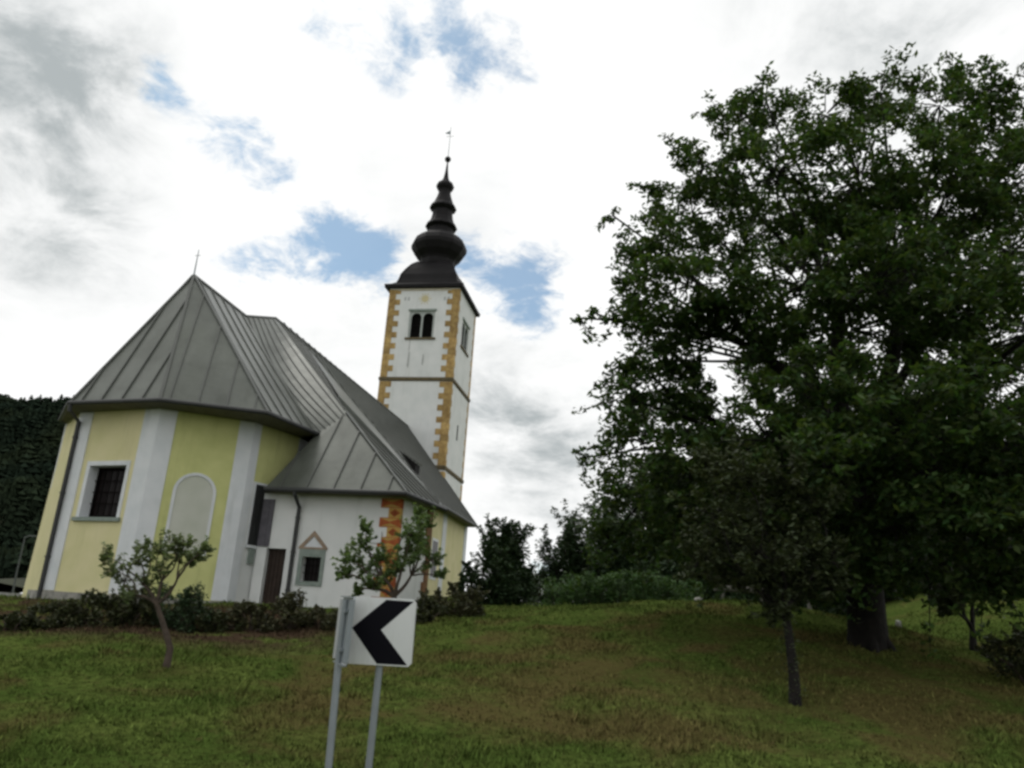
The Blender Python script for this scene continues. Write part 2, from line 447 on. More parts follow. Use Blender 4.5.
def turf_color(t, coord):
    """mown turf: green with dry brown patches; returns the colour socket"""
    def nz(scale, detail, dist=0.0):
        n = t.nodes.new('ShaderNodeTexNoise'); n.inputs['Scale'].default_value = scale; n.inputs['Detail'].default_value = detail
        n.inputs['Distortion'].default_value = dist
        t.links.new(coord, n.inputs['Vector']); return n.outputs['Fac']

    def mr_(v, a, b):
        n = t.nodes.new('ShaderNodeMapRange'); n.interpolation_type = 'SMOOTHSTEP'; n.inputs[1].default_value = a; n.inputs[2].default_value = b
        t.links.new(v, n.inputs[0]); return n.outputs[0]

    def mth(op, a, b):
        n = t.nodes.new('ShaderNodeMath'); n.operation = op; n.use_clamp = True
        for i, v in enumerate((a, b)):
            if isinstance(v, (int, float)): n.inputs[i].default_value = v
            else: t.links.new(v, n.inputs[i])
        return n.outputs[0]

    def mixc(f, a, b):
        n = t.nodes.new('ShaderNodeMixRGB'); t.links.new(f, n.inputs[0])
        for i, v in ((1, a), (2, b)):
            if isinstance(v, tuple): n.inputs[i].default_value = (*v, 1)
            else: t.links.new(v, n.inputs[i])
        return n.outputs[0]
    sp = t.nodes.new('ShaderNodeSeparateXYZ'); t.links.new(coord, sp.inputs[0])
    gr = mixc(mr_(nz(.8, 4), .35, .65), (.072, .114, .024), (.112, .150, .036))
    gr = mixc(mr_(nz(9, 4), .35, .7), gr, (.046, .064, .015))
    # the dry belt across the middle of the lawn and under the tree
    yb = mth('MULTIPLY', mr_(sp.outputs[1], 9.3, 12.0), mth('SUBTRACT', 1.0, mr_(sp.outputs[1], 17, 27)))
    xb = mr_(sp.outputs[0], -7.0, -.5)
    belt = mth('MULTIPLY', yb, xb)
    br = mth('MULTIPLY', mr_(mth('ADD', nz(.55, 5, .6), mth('MULTIPLY', belt, .17)), .52, .79), .75)
    col = mixc(br, gr, (.108, .080, .034))
    col = mixc(mth('MULTIPLY', mr_(nz(5, 6, .4), .58, .74), .45), col, (.100, .068, .034))
    # bare soil and dry cuttings at the foot of the shrubs
    soil = mth('MULTIPLY', mth('MULTIPLY', mr_(sp.outputs[1], 15.8, 18.0), mth('SUBTRACT', 1.0, mr_(sp.outputs[1], 25, 27))), mth('SUBTRACT', 1.0, mr_(sp.outputs[0], -4.6, -2.6)))
    soil = mth('MULTIPLY', soil, mr_(mth('ADD', nz(1.1, 5, .5), mth('MULTIPLY', mr_(sp.outputs[0], -13, -6), .12)), .40, .60))
    col = mixc(soil, col, (.062, .042, .027))
    return col


gm = bpy.data.materials.new('lawn_turf'); gm.use_nodes = True
t = gm.node_tree; b = t.nodes['Principled BSDF']; b.inputs['Roughness'].default_value = 1; b.inputs['Specular IOR Level'].default_value = 0
geo = t.nodes.new('ShaderNodeNewGeometry')
t.links.new(turf_color(t, geo.outputs['Position']), b.inputs['Base Color'])
nb = t.nodes.new('ShaderNodeTexNoise'); nb.inputs['Scale'].default_value = 16; nb.inputs['Detail'].default_value = 8; nb.inputs['Roughness'].default_value = .7
t.links.new(geo.outputs['Position'], nb.inputs['Vector'])
bp = t.nodes.new('ShaderNodeBump'); bp.inputs['Strength'].default_value = .9; bp.inputs['Distance'].default_value = .08
t.links.new(nb.outputs['Fac'], bp.inputs['Height']); t.links.new(bp.outputs[0], b.inputs['Normal'])
ground = np_mesh('ground', V, Fc, gm); ground['kind'] = 'structure'
ground.data.polygons.foreach_set('use_smooth', [True] * len(ground.data.polygons))

# grass blades on the near slope
bm_ = bpy.data.materials.new('grass_blades'); bm_.use_nodes = True
t = bm_.node_tree; b = t.nodes['Principled BSDF']; b.inputs['Roughness'].default_value = .9; b.inputs['Specular IOR Level'].default_value = .03
geo = t.nodes.new('ShaderNodeNewGeometry'); hs = t.nodes.new('ShaderNodeHueSaturation')
a_ = t.nodes.new('ShaderNodeMapRange'); a_.inputs[3].default_value = .6; a_.inputs[4].default_value = 1.6
t.links.new(geo.outputs['Random Per Island'], a_.inputs[0]); t.links.new(a_.outputs[0], hs.inputs['Value'])
t.links.new(turf_color(t, geo.outputs['Position']), hs.inputs['Color']); t.links.new(hs.outputs[0], b.inputs['Base Color'])
nbld = 190000
yy = 7.0 + 24 * RNG.uniform(0, 1, nbld * 2) ** 1.6
xx = RNG.uniform(-1, 1, nbld * 2) * (yy * .78 + 2)
keep = (np.sin(xx * 2.1 + np.sin(yy * 1.7)) * np.sin(yy * 2.6 + np.sin(xx * 1.3)) + RNG.uniform(-1.4, .8, len(xx))) < .55
xx, yy = xx[keep][:nbld], yy[keep][:nbld]; nb_ = len(xx)
zz = hgt(xx, yy) - .01
tuft = (np.sin(xx * 5.3 + 3 * np.sin(yy * 2.1)) * np.sin(yy * 4.7 + 2 * np.sin(xx * 1.9)) > .72) * RNG.uniform(.3, 1.6, nb_)
hh = RNG.uniform(.025, .075, nb_) * (1 + tuft) * (1 + .5 * np.sin(xx * 1.1 + 2) * np.sin(yy * .9))
th = RNG.uniform(0, 2 * np.pi, nb_); wd = .006 + .0009 * yy
ln = RNG.uniform(.2, 1.0, nb_) * hh; la = RNG.uniform(0, 2 * np.pi, nb_)
P = np.stack([xx, yy, zz], 1); sd_ = np.stack([np.cos(th) * wd, np.sin(th) * wd, 0 * wd], 1)
tip = P + np.stack([np.cos(la) * ln, np.sin(la) * ln, hh], 1)
V = np.stack([P - sd_, P + sd_, tip], 1).reshape(-1, 3)
grass = np_mesh('grass', V, np.arange(3 * nb_).reshape(-1, 3), bm_)
tag(grass, 'short mown grass with dry brown patches over the sloping lawn', 'grass', kind='stuff')

# ------------------------------------------------------------------ far hill with forest


def hill_h(x, y):
    r = 93 * (1 - sstep(-185, -25, x)) * np.exp(-((y - 420) / 95) ** 2 / 2) * (.35 + .65 * sstep(-700, -420, x))
    r = r + 10 * np.exp(-((x + 170) / 50) ** 2 / 2 - ((y - 330) / 60) ** 2 / 2)
    return r - 3 + 2.5 * np.sin(x * .05) * np.sin(y * .043) + 2.2 * np.sin(x * .11 + 1) + 1.4 * np.sin(x * .23)


hx = np.linspace(-760, 120, 90); hy = np.linspace(170, 700, 60)
XX, YY = np.meshgrid(hx, hy)
V = np.stack([XX.ravel(), YY.ravel(), hill_h(XX, YY).ravel() - 1.0], 1)
ii = (np.arange(59)[:, None] * 90 + np.arange(89)[None, :]).ravel()
# underwood closing the view below the trees
hm = mat('forest_floor', (.03, .035, .016), .95, .4, .05)
hill = np_mesh('hill', V, np.stack([ii, ii + 1, ii + 91, ii + 90], 1), hm); hill['kind'] = 'structure'

# conifers and broadleaf crowns of the wood, one mass
tv, tf = [], []
nt_ = 26000
fx = RNG.uniform(-420, -90, nt_); fy = RNG.uniform(190, 440, nt_)
ok = (fx / fy < -.50) & (fx / fy > -.92)
fx, fy = fx[ok], fy[ok]; fz = hill_h(fx, fy) - 1.5
vi = 0
for x, y, z in zip(fx, fy, fz):
    h = RNG.uniform(4.5, 8) + 5 * RNG.uniform(0, 1) ** 4; con = RNG.uniform() < .45; nseg = 6; lay = 4
    for k in range(lay):
        if con:
            r = h * .23 * (1 - k / lay) + .3; z0 = z + h * (.12 + .86 * k / lay); z1 = z0 + h * .30 * (1 - .4 * k / lay)
        else:
            r = h * .34 * math.sin(math.pi * (k + .9) / (lay + 1)) + .2; z0 = z + h * (.15 + .7 * k / lay); z1 = z0 + h * .16
        a0 = RNG.uniform(0, 6.28)
        for j in range(nseg):
            a1 = a0 + 6.28 * j / nseg; a2 = a1 + 6.28 / nseg * RNG.uniform(.7, 1.15); rr = r * RNG.uniform(.7, 1.2); dz = RNG.uniform(-.25, .25) * h * .1
            q = RNG.uniform(0, .35) * r
            tv += [(x + rr * math.cos(a1), y + rr * math.sin(a1), z0 + dz), (x + rr * math.cos(a2), y + rr * math.sin(a2), z0 - dz), (x + q * math.cos(a1), y + q * math.sin(a1), z1)]
            tf.append((vi, vi + 1, vi + 2)); vi += 3
forest = np_mesh('forest', np.array(tv), np.array(tf), M['conifer'])
tag(forest, 'dark wooded hillside rising behind the left end of the church', 'forest', kind='stuff')

# ------------------------------------------------------------------ the church
ORG = uvz(-17, 30, 0)
church = empty('church', ORG, -YAW)
tag(church, 'yellow and white village church with grey metal roofs and onion domed tower', 'church')
CO = Vector((17, -30, 0))


def P_(u, v, z): return Vector((u, v, z)) + CO      # church coordinates to the empty's own


def face_frame(p, q):
    p, q = Vector((*p, 0)), Vector((*q, 0)); e = (q - p).normalized(); n = Vector((e.y, -e.x, 0))
    return p + CO, e, n, (q - p).length


def wall_face(mb, p, q, z0, z1, holes=(), depth=.35, mi=0, mi_rev=None):
    """wall between plan points p and q with rectangular holes (s0, s1, za, zb) and their reveals"""
    o, e, n, ln_ = face_frame(p, q)
    ss = sorted({0.0, ln_, *[h[0] for h in holes], *[h[1] for h in holes]})
    zs = sorted({z0, z1, *[h[2] for h in holes], *[h[3] for h in holes]})
    X = lambda s, z, d=0.0: o + e * s + Vector((0, 0, z)) - n * d
    for a, b_ in zip(ss, ss[1:]):
        for c, d in zip(zs, zs[1:]):
            ms, mz = (a + b_) / 2, (c + d) / 2
            if any(h[0] < ms < h[1] and h[2] < mz < h[3] for h in holes): continue
            mb.poly([X(a, c), X(b_, c), X(b_, d), X(a, d)], mi)
    r = mi if mi_rev is None else mi_rev
    for (a, b_, c, d) in holes:
        mb.poly([X(a, c), X(a, c, depth), X(a, d, depth), X(a, d)], r); mb.poly([X(b_, c, depth), X(b_, c), X(b_, d), X(b_, d, depth)], r)
        mb.poly([X(a, c, depth), X(a, c), X(b_, c), X(b_, c, depth)], r); mb.poly([X(a, d), X(a, d, depth), X(b_, d, depth), X(b_, d)], r)


def slab(mb, p, q, s0, s1, z0, z1, d0, d1, mi=0):
    """box on a wall face, from depth d0 to d1 outward"""
    o, e, n, _ = face_frame(p, q)
    X = lambda s, z, d: o + e * s + Vector((0, 0, z)) + n * d
    mb.prism([X(s0, z0, d0), X(s1, z0, d0), X(s1, z1, d0), X(s0, z1, d0)], n * (d1 - d0), mi)


def shape(mb, p, q, pts, d0, d1, mi=0):
    o, e, n, _ = face_frame(p, q)
    mb.prism([o + e * s + Vector((0, 0, z)) + n * d0 for s, z in pts], n * (d1 - d0), mi)


def arch_pts(c, z0, zs, r, n=14):
    return [(c - r, z0), (c + r, z0)] + [(c + r * math.cos(math.pi * k / n), zs + r * math.sin(math.pi * k / n)) for k in range(n + 1)]


def arch_band(mb, p, q, c, z0, zs, r, wd_, d0, d1, n=14, mi=0):
    """raised band round an arch, one leg down either side"""
    o, e, nn, _ = face_frame(p, q)
    inn = [(c + r, z0)] + [(c + r * math.cos(math.pi * k / n), zs + r * math.sin(math.pi * k / n)) for k in range(n + 1)] + [(c - r, z0)]
    R2 = r + wd_
    ou = [(c + R2, z0)] + [(c + R2 * math.cos(math.pi * k / n), zs + R2 * math.sin(math.pi * k / n)) for k in range(n + 1)] + [(c - R2, z0)]
    for k in range(len(inn) - 1):
        shape(mb, p, q, [inn[k], ou[k], ou[k + 1], inn[k + 1]], d0, d1, mi)


# --- chancel with polygonal apse
W = [(-22.6, 33.0), (-22.41, 26.11), (-20.42, 24.39), (-16.77, 23.67), (-14.15, 25.42), (-13.42, 27.67), (-13.35, 33.0)]
ZT = 6.38
mb = MB()
holes = {2: [(1.02, 2.72, 2.61, 4.40)], 4: [(.50, 1.02, 2.08, 4.22)]}
bat = P_(-22.78, 26.30, -.8)          # the left corner leans outwards towards its foot
mb.poly([bat, P_(*W[2], -.8), P_(*W[2], ZT), P_(*W[1], ZT)], 0); mb.poly([P_(*W[0], -.8), bat, P_(*W[1], ZT), P_(*W[0], ZT)], 0)
for k in range(6):
    if k < 2: continue
    # face 2 = window face, 3 = niche face
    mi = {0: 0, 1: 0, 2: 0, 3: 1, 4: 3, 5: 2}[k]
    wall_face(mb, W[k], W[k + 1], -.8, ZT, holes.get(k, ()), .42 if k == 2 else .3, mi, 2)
# the lower part of the side face beside the vestry door is plain white
mb.poly([P_(u, v, ZT) for u, v in W])
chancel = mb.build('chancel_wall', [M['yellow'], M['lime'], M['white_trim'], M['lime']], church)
o_, e_, n_, l_ = face_frame(W[4], W[5])
mb = MB(); slab(mb, W[4], W[5], .36, 1.9, -.8, 2.05, 0.0, .012); slab(mb, W[4], W[5], .36, .48, 2.05, 4.3, 0.0, .012)
mb.build('white_wall_panel', M['white'], chancel)


def corner_pilaster(k, wa, wb, name='pilaster'):
    """white strips that wrap plan corner k"""
    m2 = MB()
    o1, e1, n1, l1 = face_frame(W[k - 1], W[k]); o2, e2, n2, l2 = face_frame(W[k], W[k + 1])
    d = .035
    c = o2; nc = (n1 + n2); nc = nc / (1 + n1.dot(n2)) * d
    a0 = c - e1 * wa; a1 = a0 + n1 * d; b0 = c + e2 * wb; b1 = b0 + n2 * d
    m2.prism([p + Vector((0, 0, .13)) for p in (a0, a1, c + nc, b1, b0, c)], (0, 0, ZT - .14))
    return m2.build(name, M['white_trim'], chancel)


corner_pilaster(1, .5, .12); corner_pilaster(2, .12, .62); corner_pilaster(3, .66, .56); corner_pilaster(4, .50, .36)
mb = MB()
for k in (0, 1, 2, 3, 4):
    o, e, n, l = face_frame(W[k], W[k + 1])
    mb.prism([o - e * .02, o + e * (l + .02), o + e * (l + .04) + n * .07, o - e * .04 + n * .07], (0, 0, -.9))
    for v_ in range(len(mb.v) - 8, len(mb.v)): mb.v[v_] = (mb.v[v_][0], mb.v[v_][1], mb.v[v_][2] + .11)
mb.build('stone_plinth', M['stone'], chancel)
# square window of the apse
A, B = W[2], W[3]
mb = MB()
for s0, s1, z0, z1 in ((.86, 1.02, 2.50, 4.56), (2.72, 2.86, 2.50, 4.56), (1.02, 2.72, 4.40, 4.56)):
    slab(mb, A, B, s0, s1, z0, z1, 0, .03)
wf = mb.build('window', M['white_trim'], church); wf['label'] = 'deep square window in the cream face of the apse'
mb = MB(); slab(mb, A, B, .78, 2.92, 2.47, 2.60, 0, .10); mb.build('sill', M['green_stone'], wf)
mb = MB(); slab(mb, A, B, 1.02, 2.72, 2.61, 4.40, -.50, -.42); mb.build('pane', M['glass'], wf)
mb = MB()
for s0, s1, z0, z1 in ((1.02, 1.12, 2.61, 4.40), (2.62, 2.72, 2.61, 4.40), (1.12, 2.62, 4.30, 4.40), (1.12, 2.62, 2.61, 2.71)):
    slab(mb, A, B, s0, s1, z0, z1, -.419, -.36)
for s in (1.42, 1.72, 2.02, 2.32): slab(mb, A, B, s, s + .03, 2.71, 4.30, -.34, -.31)
for z in (3.1, 3.5, 3.9): slab(mb, A, B, 1.03, 2.71, z, z + .03, -.309, -.285)
mb.build('grille', M['bars'], wf)
# blind arched niche
A, B = W[3], W[4]
mb = MB(); shape(mb, A, B, arch_pts(1.56, 1.55, 3.62, .62), 0, .012)
ni = mb.build('niche', M['niche'], church); ni['label'] = 'pale blind arched window in the lime yellow face'
mb = MB(); arch_band(mb, A, B, 1.56, 1.55, 3.62, .60, .10, 0, .04); mb.build('arch_band', M['white_trim'], ni)
# dark narrow window on the side face
A, B = W[4], W[5]
mb = MB(); slab(mb, A, B, .50, 1.02, 2.08, 4.22, -.36, -.30); wf2 = mb.build('window', M['glass'], church); wf2['label'] = 'tall narrow dark window beside the vestry wall'
mb = MB()
slab(mb, A, B, .44, .50, 2.0, 4.30, .012, .05); slab(mb, A, B, .50, 1.05, 4.22, 4.30, 0, .05); slab(mb, A, B, .44, 1.05, 1.98, 2.08, .012, .09)
mb.build('frame', M['white_trim'], wf2)
mb = MB(); slab(mb, A, B, .52, 1.0, 2.1, 4.2, -.05, .02); slab(mb, A, B, .74, .77, 2.1, 4.2, .02, .04); mb.build('shutter', M['gutter'], wf2)
mb = MB(); slab(mb, (-13.80, 26.3), (-8.6, 26.3), .02, .46, 2.08, 3.75, .002, .05); slab(mb, (-13.80, 26.3), (-8.6, 26.3), .27, .30, 2.08, 3.75, .05, .065); mb.build('shutter', mat('grey_violet_shutter', (.11, .105, .12), .8, .3, 6), wf2)
mb = MB(); slab(mb, A, B, .62, .86, 1.45, 1.95, .012, .10); mb.build('vent_box', M['green_stone'], chancel)

# --- sacristy (vestry) on the right
SV = 26.3
SA, SB, SCn = (-13.80, SV), (-8.60, SV), (-8.28, 29.3)
mb = MB()
DO = (.40, 1.14, -.6, 2.03); WO = (1.80, 2.50, .96, 1.80)
wall_face(mb, SA, SB, -.9, 4.0, [DO, WO], .3, 0, 0)
wall_face(mb, SB, SCn, -.9, 4.0)
wall_face(mb, SCn, (-12.9, 29.3), -.9, 4.0)
vest = mb.build('vestry_wall', [M['white']], church)
mb = MB(); slab(mb, SA, SB, .40, 1.14, -.6, 2.03, -.30, -.22)
for k in range(5): slab(mb, SA, SB, .42 + k * .145, .54 + k * .145, -.5, 2.0, -.22, -.195)
dr = mb.build('door', M['wood'], church)
mb = MB(); slab(mb, SA, SB, 1.04, 1.09, .75, .95, -.195, -.13); mb.build('handle', M['bars'], dr)
mb = MB()
for s0, s1, z0, z1 in ((1.66, 1.80, .82, 1.80), (2.50, 2.62, .82, 1.80), (1.66, 2.62, 1.80, 2.06), (1.80, 2.50, .82, .96)):
    slab(mb, SA, SB, s0, s1, z0, z1, 0, .05)
wf3 = mb.build('window', M['green_stone'], church); wf3['label'] = 'small vestry window in a green stone frame under a gable'
mb = MB(); slab(mb, SA, SB, 1.80, 2.50, .96, 1.80, -.36, -.28); mb.build('pane', M['glass'], wf3)
mb = MB()
for s in (2.0, 2.14, 2.28): slab(mb, SA, SB, s, s + .025, .96, 1.80, -.16, -.135)
for z in (1.24, 1.5): slab(mb, SA, SB, 1.80, 2.50, z, z + .025, -.134, -.11)
mb.build('grille', M['bars'], wf3)
mb = MB()
shape(mb, SA, SB, [(1.62, 2.13), (1.78, 2.13), (2.12, 2.52), (2.12, 2.70)], 0, .05)
shape(mb, SA, SB, [(2.67, 2.13), (2.12, 2.70), (2.12, 2.52), (2.51, 2.13)], 0, .05)
slab(mb, SA, SB, 1.62, 2.67, 2.063, 2.127, 0, .06)
mb.build('gable_frame', mat('terracotta_trim', (.31, .235, .17), .9, .25, 6), wf3)
mb = MB(); shape(mb, SA, SB, [(1.785, 2.13), (2.505, 2.13), (2.12, 2.515)], 0, .012); mb.build('gable_panel', M['white_trim'], wf3)
# painted quoins of the vestry corner
mb = MB(); h = .335
for k in range(14):
    z0 = -.75 + k * h; z1 = z0 + h - .004
    if z1 > 3.98: break
    wd_ = .76 if k % 2 else .46
    mb.box(P_(-8.6 + .02 - wd_, SV - .02, z0), P_(-8.6 + .02, SV + (.30 if k % 2 else .5), z1), 1 if k % 2 else 0)
    c = P_(-8.58 - wd_ * .5, SV - .023, (z0 + z1) / 2); y0 = c.y; hz = h * .42
    if k % 2:      # ochre hourglass on a rust block
        for sg in (-1, 1):
            mb.poly([(c.x - wd_ * .46, y0, c.z + sg * hz), (c.x + wd_ * .46, y0, c.z + sg * hz), (c.x, y0, c.z + sg * .03)][::sg], 0)
    else:          # rust diamond on an ochre block
        mb.poly([(c.x - wd_ * .42, y0, c.z), (c.x, y0, c.z - hz), (c.x + wd_ * .42, y0, c.z), (c.x, y0, c.z + hz)], 1)
mb.build('quoin', [M['ochre2'], M['rust']], vest)
mb = MB()
for k in range(14):
    z0 = -.75 + k * h; z1 = z0 + h - .004
    if z1 > 3.98: break
    wd_ = .62 if k % 2 else .42
    mb.box(P_(-8.28 - .3, 29.32 - wd_, z0), P_(-8.28 + .02 - .0, 29.32, z1))
mb.build('quoin', M['brown_q'], vest)
mb = MB(); slab(mb, SA, SB, 4.22, 4.60, 2.38, 2.78, .026, .06); shape(mb, SA, SB, [(4.42 + .06 * math.cos(k * .7854), 2.57 + .06 * math.sin(k * .7854)) for k in range(8)], .06, .066, 1)
wp = mb.build('wall_plate', [M['sign_white'], M['sign_black']], vest)

# --- nave
NU = -12.8
mb = MB()
wall_face(mb, (NU, 29.0), (NU, 54.4), -1.2, 6.35)
wall_face(mb, (NU, 54.4), (-23.2, 54.4), -1.2, 6.35)
wall_face(mb, (-23.2, 54.4), (-23.2, 32.4), -1.2, 6.35)
wall_face(mb, (-23.2, 32.4), (-13.5, 32.4), -1.2, 6.35)
mb.poly([P_(NU, 54.4, 6.35), P_(-23.2, 54.4, 6.35), P_(-18, 54.4, 13.3)])
nave = mb.build('nave_wall', M['yellow'], church)
for v0 in (47.7, 53.6):
    mb = MB(); slab(mb, (NU, 29), (NU, 54.4), v0 - 29, v0 - 29 + (.9 if v0 < 50 else .8), .3, 6.34, 0, .04); mb.build('pilaster', M['white_trim'], nave)
mb = MB(); slab(mb, (NU, 29), (NU, 54.4), 16.6, 18.0, 2.2, 4.6, -.02, .03); slab(mb, (NU, 29), (NU, 54.4), 16.75, 17.85, 2.35, 4.45, .03, .04, 1)
mb.build('window', [M['white_trim'], M['glass']], nave)

# --- roofs


def clip_line(poly, o, d):
    """the part of the line o + t d that lies inside the convex planar polygon (2-D)"""
    t0, t1 = -1e9, 1e9; n = len(poly)
    area = sum(poly[i][0] * poly[(i + 1) % n][1] - poly[(i + 1) % n][0] * poly[i][1] for i in range(n))
    sg = 1 if area > 0 else -1
    for i in range(n):
        a, b2 = poly[i], poly[(i + 1) % n]
        nx_, ny_ = -(b2[1] - a[1]) * sg, (b2[0] - a[0]) * sg
        den = nx_ * d[0] + ny_ * d[1]; num = nx_ * (o[0] - a[0]) + ny_ * (o[1] - a[1])
        if abs(den) < 1e-9:
            if num < 0: return None
            continue
        t_ = -num / den
        if den > 0: t0 = max(t0, t_)
        else: t1 = min(t1, t_)
    return (t0, t1) if t1 - t0 > .15 else None


def roof_facet(mb, pts, eave, spacing=.85, phase=.5, direction=None, hs_=.055, jitter=0.0):
    """one flat roof facet with standing seams at right angles to its eave (pair of indices)"""
    pts = [Vector(p) for p in pts]
    mb.poly(pts, 0)
    a, b2 = pts[eave[0]], pts[eave[1]]
    e = (b2 - a).normalized()
    n = None
    for i in range(len(pts)):
        c = e.cross(pts[i] - a)
        if c.length > .5: n = c.normalized(); break
    if n.z < 0: n = -n
    up = n.cross(e).normalized()
    if up.z < 0: up = -up
    d3 = up if direction is None else (Vector(direction) - n * Vector(direction).dot(n)).normalized()
    p2 = [((p - a).dot(e), (p - a).dot(up)) for p in pts]
    lo, hi = min(p[0] for p in p2), max(p[0] for p in p2)
    d2 = (d3.dot(e), d3.dot(up))
    s = lo - 8 + phase * spacing
    while s < hi + 8:
        r = clip_line(p2, (s, 0), d2)
        if r:
            q0 = a + e * s + d3 * r[0]; q1 = a + e * s + d3 * r[1]
            mb.bar(q0, q1, .045, hs_, n, 1)
        s += spacing


def ruled(mb, a0, a1, b0, b1, n, m, sag=0.0):
    """twisted facet between eave a0-a1 and ridge b0-b1, slightly hollow, with n seams"""
    nrm_ = (a1 - a0).cross(b0 - a0).normalized(); nrm_ = nrm_ if nrm_.z > 0 else -nrm_
    f = lambda s_, t_: a0.lerp(a1, s_).lerp(b0.lerp(b1, s_), t_) - nrm_ * sag * math.sin(math.pi * t_)
    for i in range(n):
        for j in range(m):
            mb.poly([f(i / n, j / m), f((i + 1) / n, j / m), f((i + 1) / n, (j + 1) / m), f(i / n, (j + 1) / m)], 0)
    for i in range(n):
        for j in range(m):
            mb.bar(f((i + .5) / n, j / m), f((i + .5) / n, (j + 1) / m), .045, .04, nrm_, 1)


ZE = 6.5
E = [(-23.0, 32.0), (-22.45, 25.85), (-20.15, 23.43), (-16.32, 22.88), (-13.16, 24.33), (-12.60, 27.40)]
EV = [P_(u, v, ZE) for u, v in E]
p0, p1, p2_, pr = P_(-18, 25.8, 12.44), P_(-18, 30, 12.44), P_(-18, 32.6, 13.4), P_(-18, 54.6, 13.62)
mb = MB()
roof_facet(mb, [EV[0], EV[1], p0, p1], (0, 1), .8)
roof_facet(mb, [EV[1], EV[2], p0], (0, 1), .85, .5)
roof_facet(mb, [EV[2], EV[3], p0], (0, 1), .88, .62)
roof_facet(mb, [EV[3], EV[4], p0], (0, 1), .92, .35)
ruled(mb, EV[4], EV[5], p0, p1, 5, 5, .06)
for a, b2 in ((EV[1], p0), (EV[2], p0), (EV[3], p0), (EV[4], p0), (p0, p1)): mb.bar(a, b2, .10, .07, (0, 0, 1), 1)
for k in range(5):      # soffit from the eave back to the wall head
    a, b2 = EV[k], EV[k + 1]; c, d = P_(*W[k + 1 - 1], ZT), P_(*W[k + 1], ZT)
    dz = Vector((0, 0, -.05))
    mb.poly([a + dz, b2 + dz, d, c], 2); mb.poly([a, b2, b2 + dz, a + dz], 2)
cr = mb.build('chancel_roof', [M['roof'], M['roof_side'], M['soffit']], church)
mb = MB(); mb.tube([p + Vector((0, 0, -.04)) + (p - P_(-17.8, 28, ZE)).normalized() * .05 for p in EV], .085, 8); mb.build('gutter', M['gutter'], cr)
mb = MB(); mb.tube([p0 + Vector((0, 0, -.1)), p0 + Vector((0, 0, 1.15))], [.035, .015], 6); mb.tube([p0 + Vector((-.12, 0, .9)), p0 + Vector((.12, 0, .9))], .012, 5)
mb.build('finial', M['steel'], cr)

# vestry roof: flat front facet, sharp lower hip, and the curved sheet that flows up to both ridges
CC, C2, S0, K, R1 = P_(-8.30, 25.65, 4.08), P_(-7.86, 29.3, 4.08), P_(-13.50, 25.70, 4.08), P_(-11.82, 28.06, 7.48), P_(-18, 36, 13.42)
E3 = EV[5]
mb = MB()
roof_facet(mb, [S0, CC, K, E3], (0, 1), 1.0, .55)
roof_facet(mb, [CC, C2, R1, K], (0, 1), .55, .5)
mb.poly([K, R1, p2_], 0)
mb.bar(CC, K, .09, .07, (0, 0, 1), 1)
# ruled sheet between P1-P2 (top) and E3-K (bottom), hollowed like the real flare
nu_, nv_ = 9, 12


def sheet(s, t_):
    top = p1.lerp(p2_, s); bot = E3.lerp(K, s)
    p = top.lerp(bot, t_)
    return p + Vector((-.30, -.15, -.5)) * (math.sin(math.pi * t_) * 1.5 * (1 - s) * (.35 + s))


for i in range(nu_):
    for j in range(nv_):
        mb.poly([sheet(i / nu_, j / nv_), sheet(i / nu_, (j + 1) / nv_), sheet((i + 1) / nu_, (j + 1) / nv_), sheet((i + 1) / nu_, j / nv_)], 0)
for i in range(0, 6):
    s = (i + .5) / 6
    for j in range(nv_):
        a, b2 = sheet(s, j / nv_), sheet(s, (j + 1) / nv_)
        mb.bar(a, b2 + (b2 - a) * .05, .04, .035, (.55, -.5, .75), 1)
# fan of seams on the curved right-hand slope
for i in range(1, 9):
    f_ = i / 9
    mb.bar(p2_.lerp(R1, f_), K.lerp(R1, f_ * .35), .045, .05, (.7, 0, .7), 1)
mb.poly([C2, P_(NU, 29.3, 4.0), P_(NU, 29.35, 8.6), R1], 0)
mb.bar(p1, p2_, .10, .06, (0, 0, 1), 1)
dz = Vector((0, 0, -.05))
mb.poly([S0 + dz, CC + dz, P_(-8.6, SV, 3.98), P_(-13.8, SV, 3.98)], 2); mb.poly([CC + dz, C2 + dz, P_(-8.28, 29.3, 3.98), P_(-8.6, SV, 3.98)], 2)
mb.poly([S0, CC, CC + dz, S0 + dz], 2); mb.poly([CC, C2, C2 + dz, CC + dz], 2)
vr = mb.build('vestry_roof', [M['roof'], M['roof_side'], M['soffit']], church)
mb = MB(); mb.tube([S0 + Vector((0, -.06, -.05)), CC + Vector((.05, -.06, -.05)), C2 + Vector((.06, 0, -.05))], .085, 8); mb.build('gutter', M['gutter'], vr)

# nave roof
NA, NB = P_(-12.2, 30.5, 6.42), P_(-12.15, 54.75, 6.42)
mb = MB()
roof_facet(mb, [NA, NB, P_(-18, 54.75, 13.62), P_(-18, 33.0, 13.40)], (0, 1), .75, .5)
roof_facet(mb, [P_(-23.8, 54.75, 6.42), P_(-23.8, 32.0, 6.42), P_(-18, 33.0, 13.39), P_(-18, 54.75, 13.62)], (0, 1), .75, .5)
mb.poly([P_(-23.8, 32, 6.42), P_(-20.9, 29.5, 6.9), p1 + Vector((0, 0, -.05)), P_(-18, 33.0, 13.39)], 0)
mb.bar(p2_, P_(-18, 54.75, 13.63), .12, .07, (0, 0, 1), 1)
dz = Vector((0, 0, -.06))
mb.poly([NA + dz, NB + dz, P_(NU, 54.7, 6.34), P_(NU, 30.5, 6.34)], 2)
mb.bar(NB + Vector((0, .02, -.1)), P_(-18, 54.77, 13.5), .05, .14, (0, 0, 1), 1)
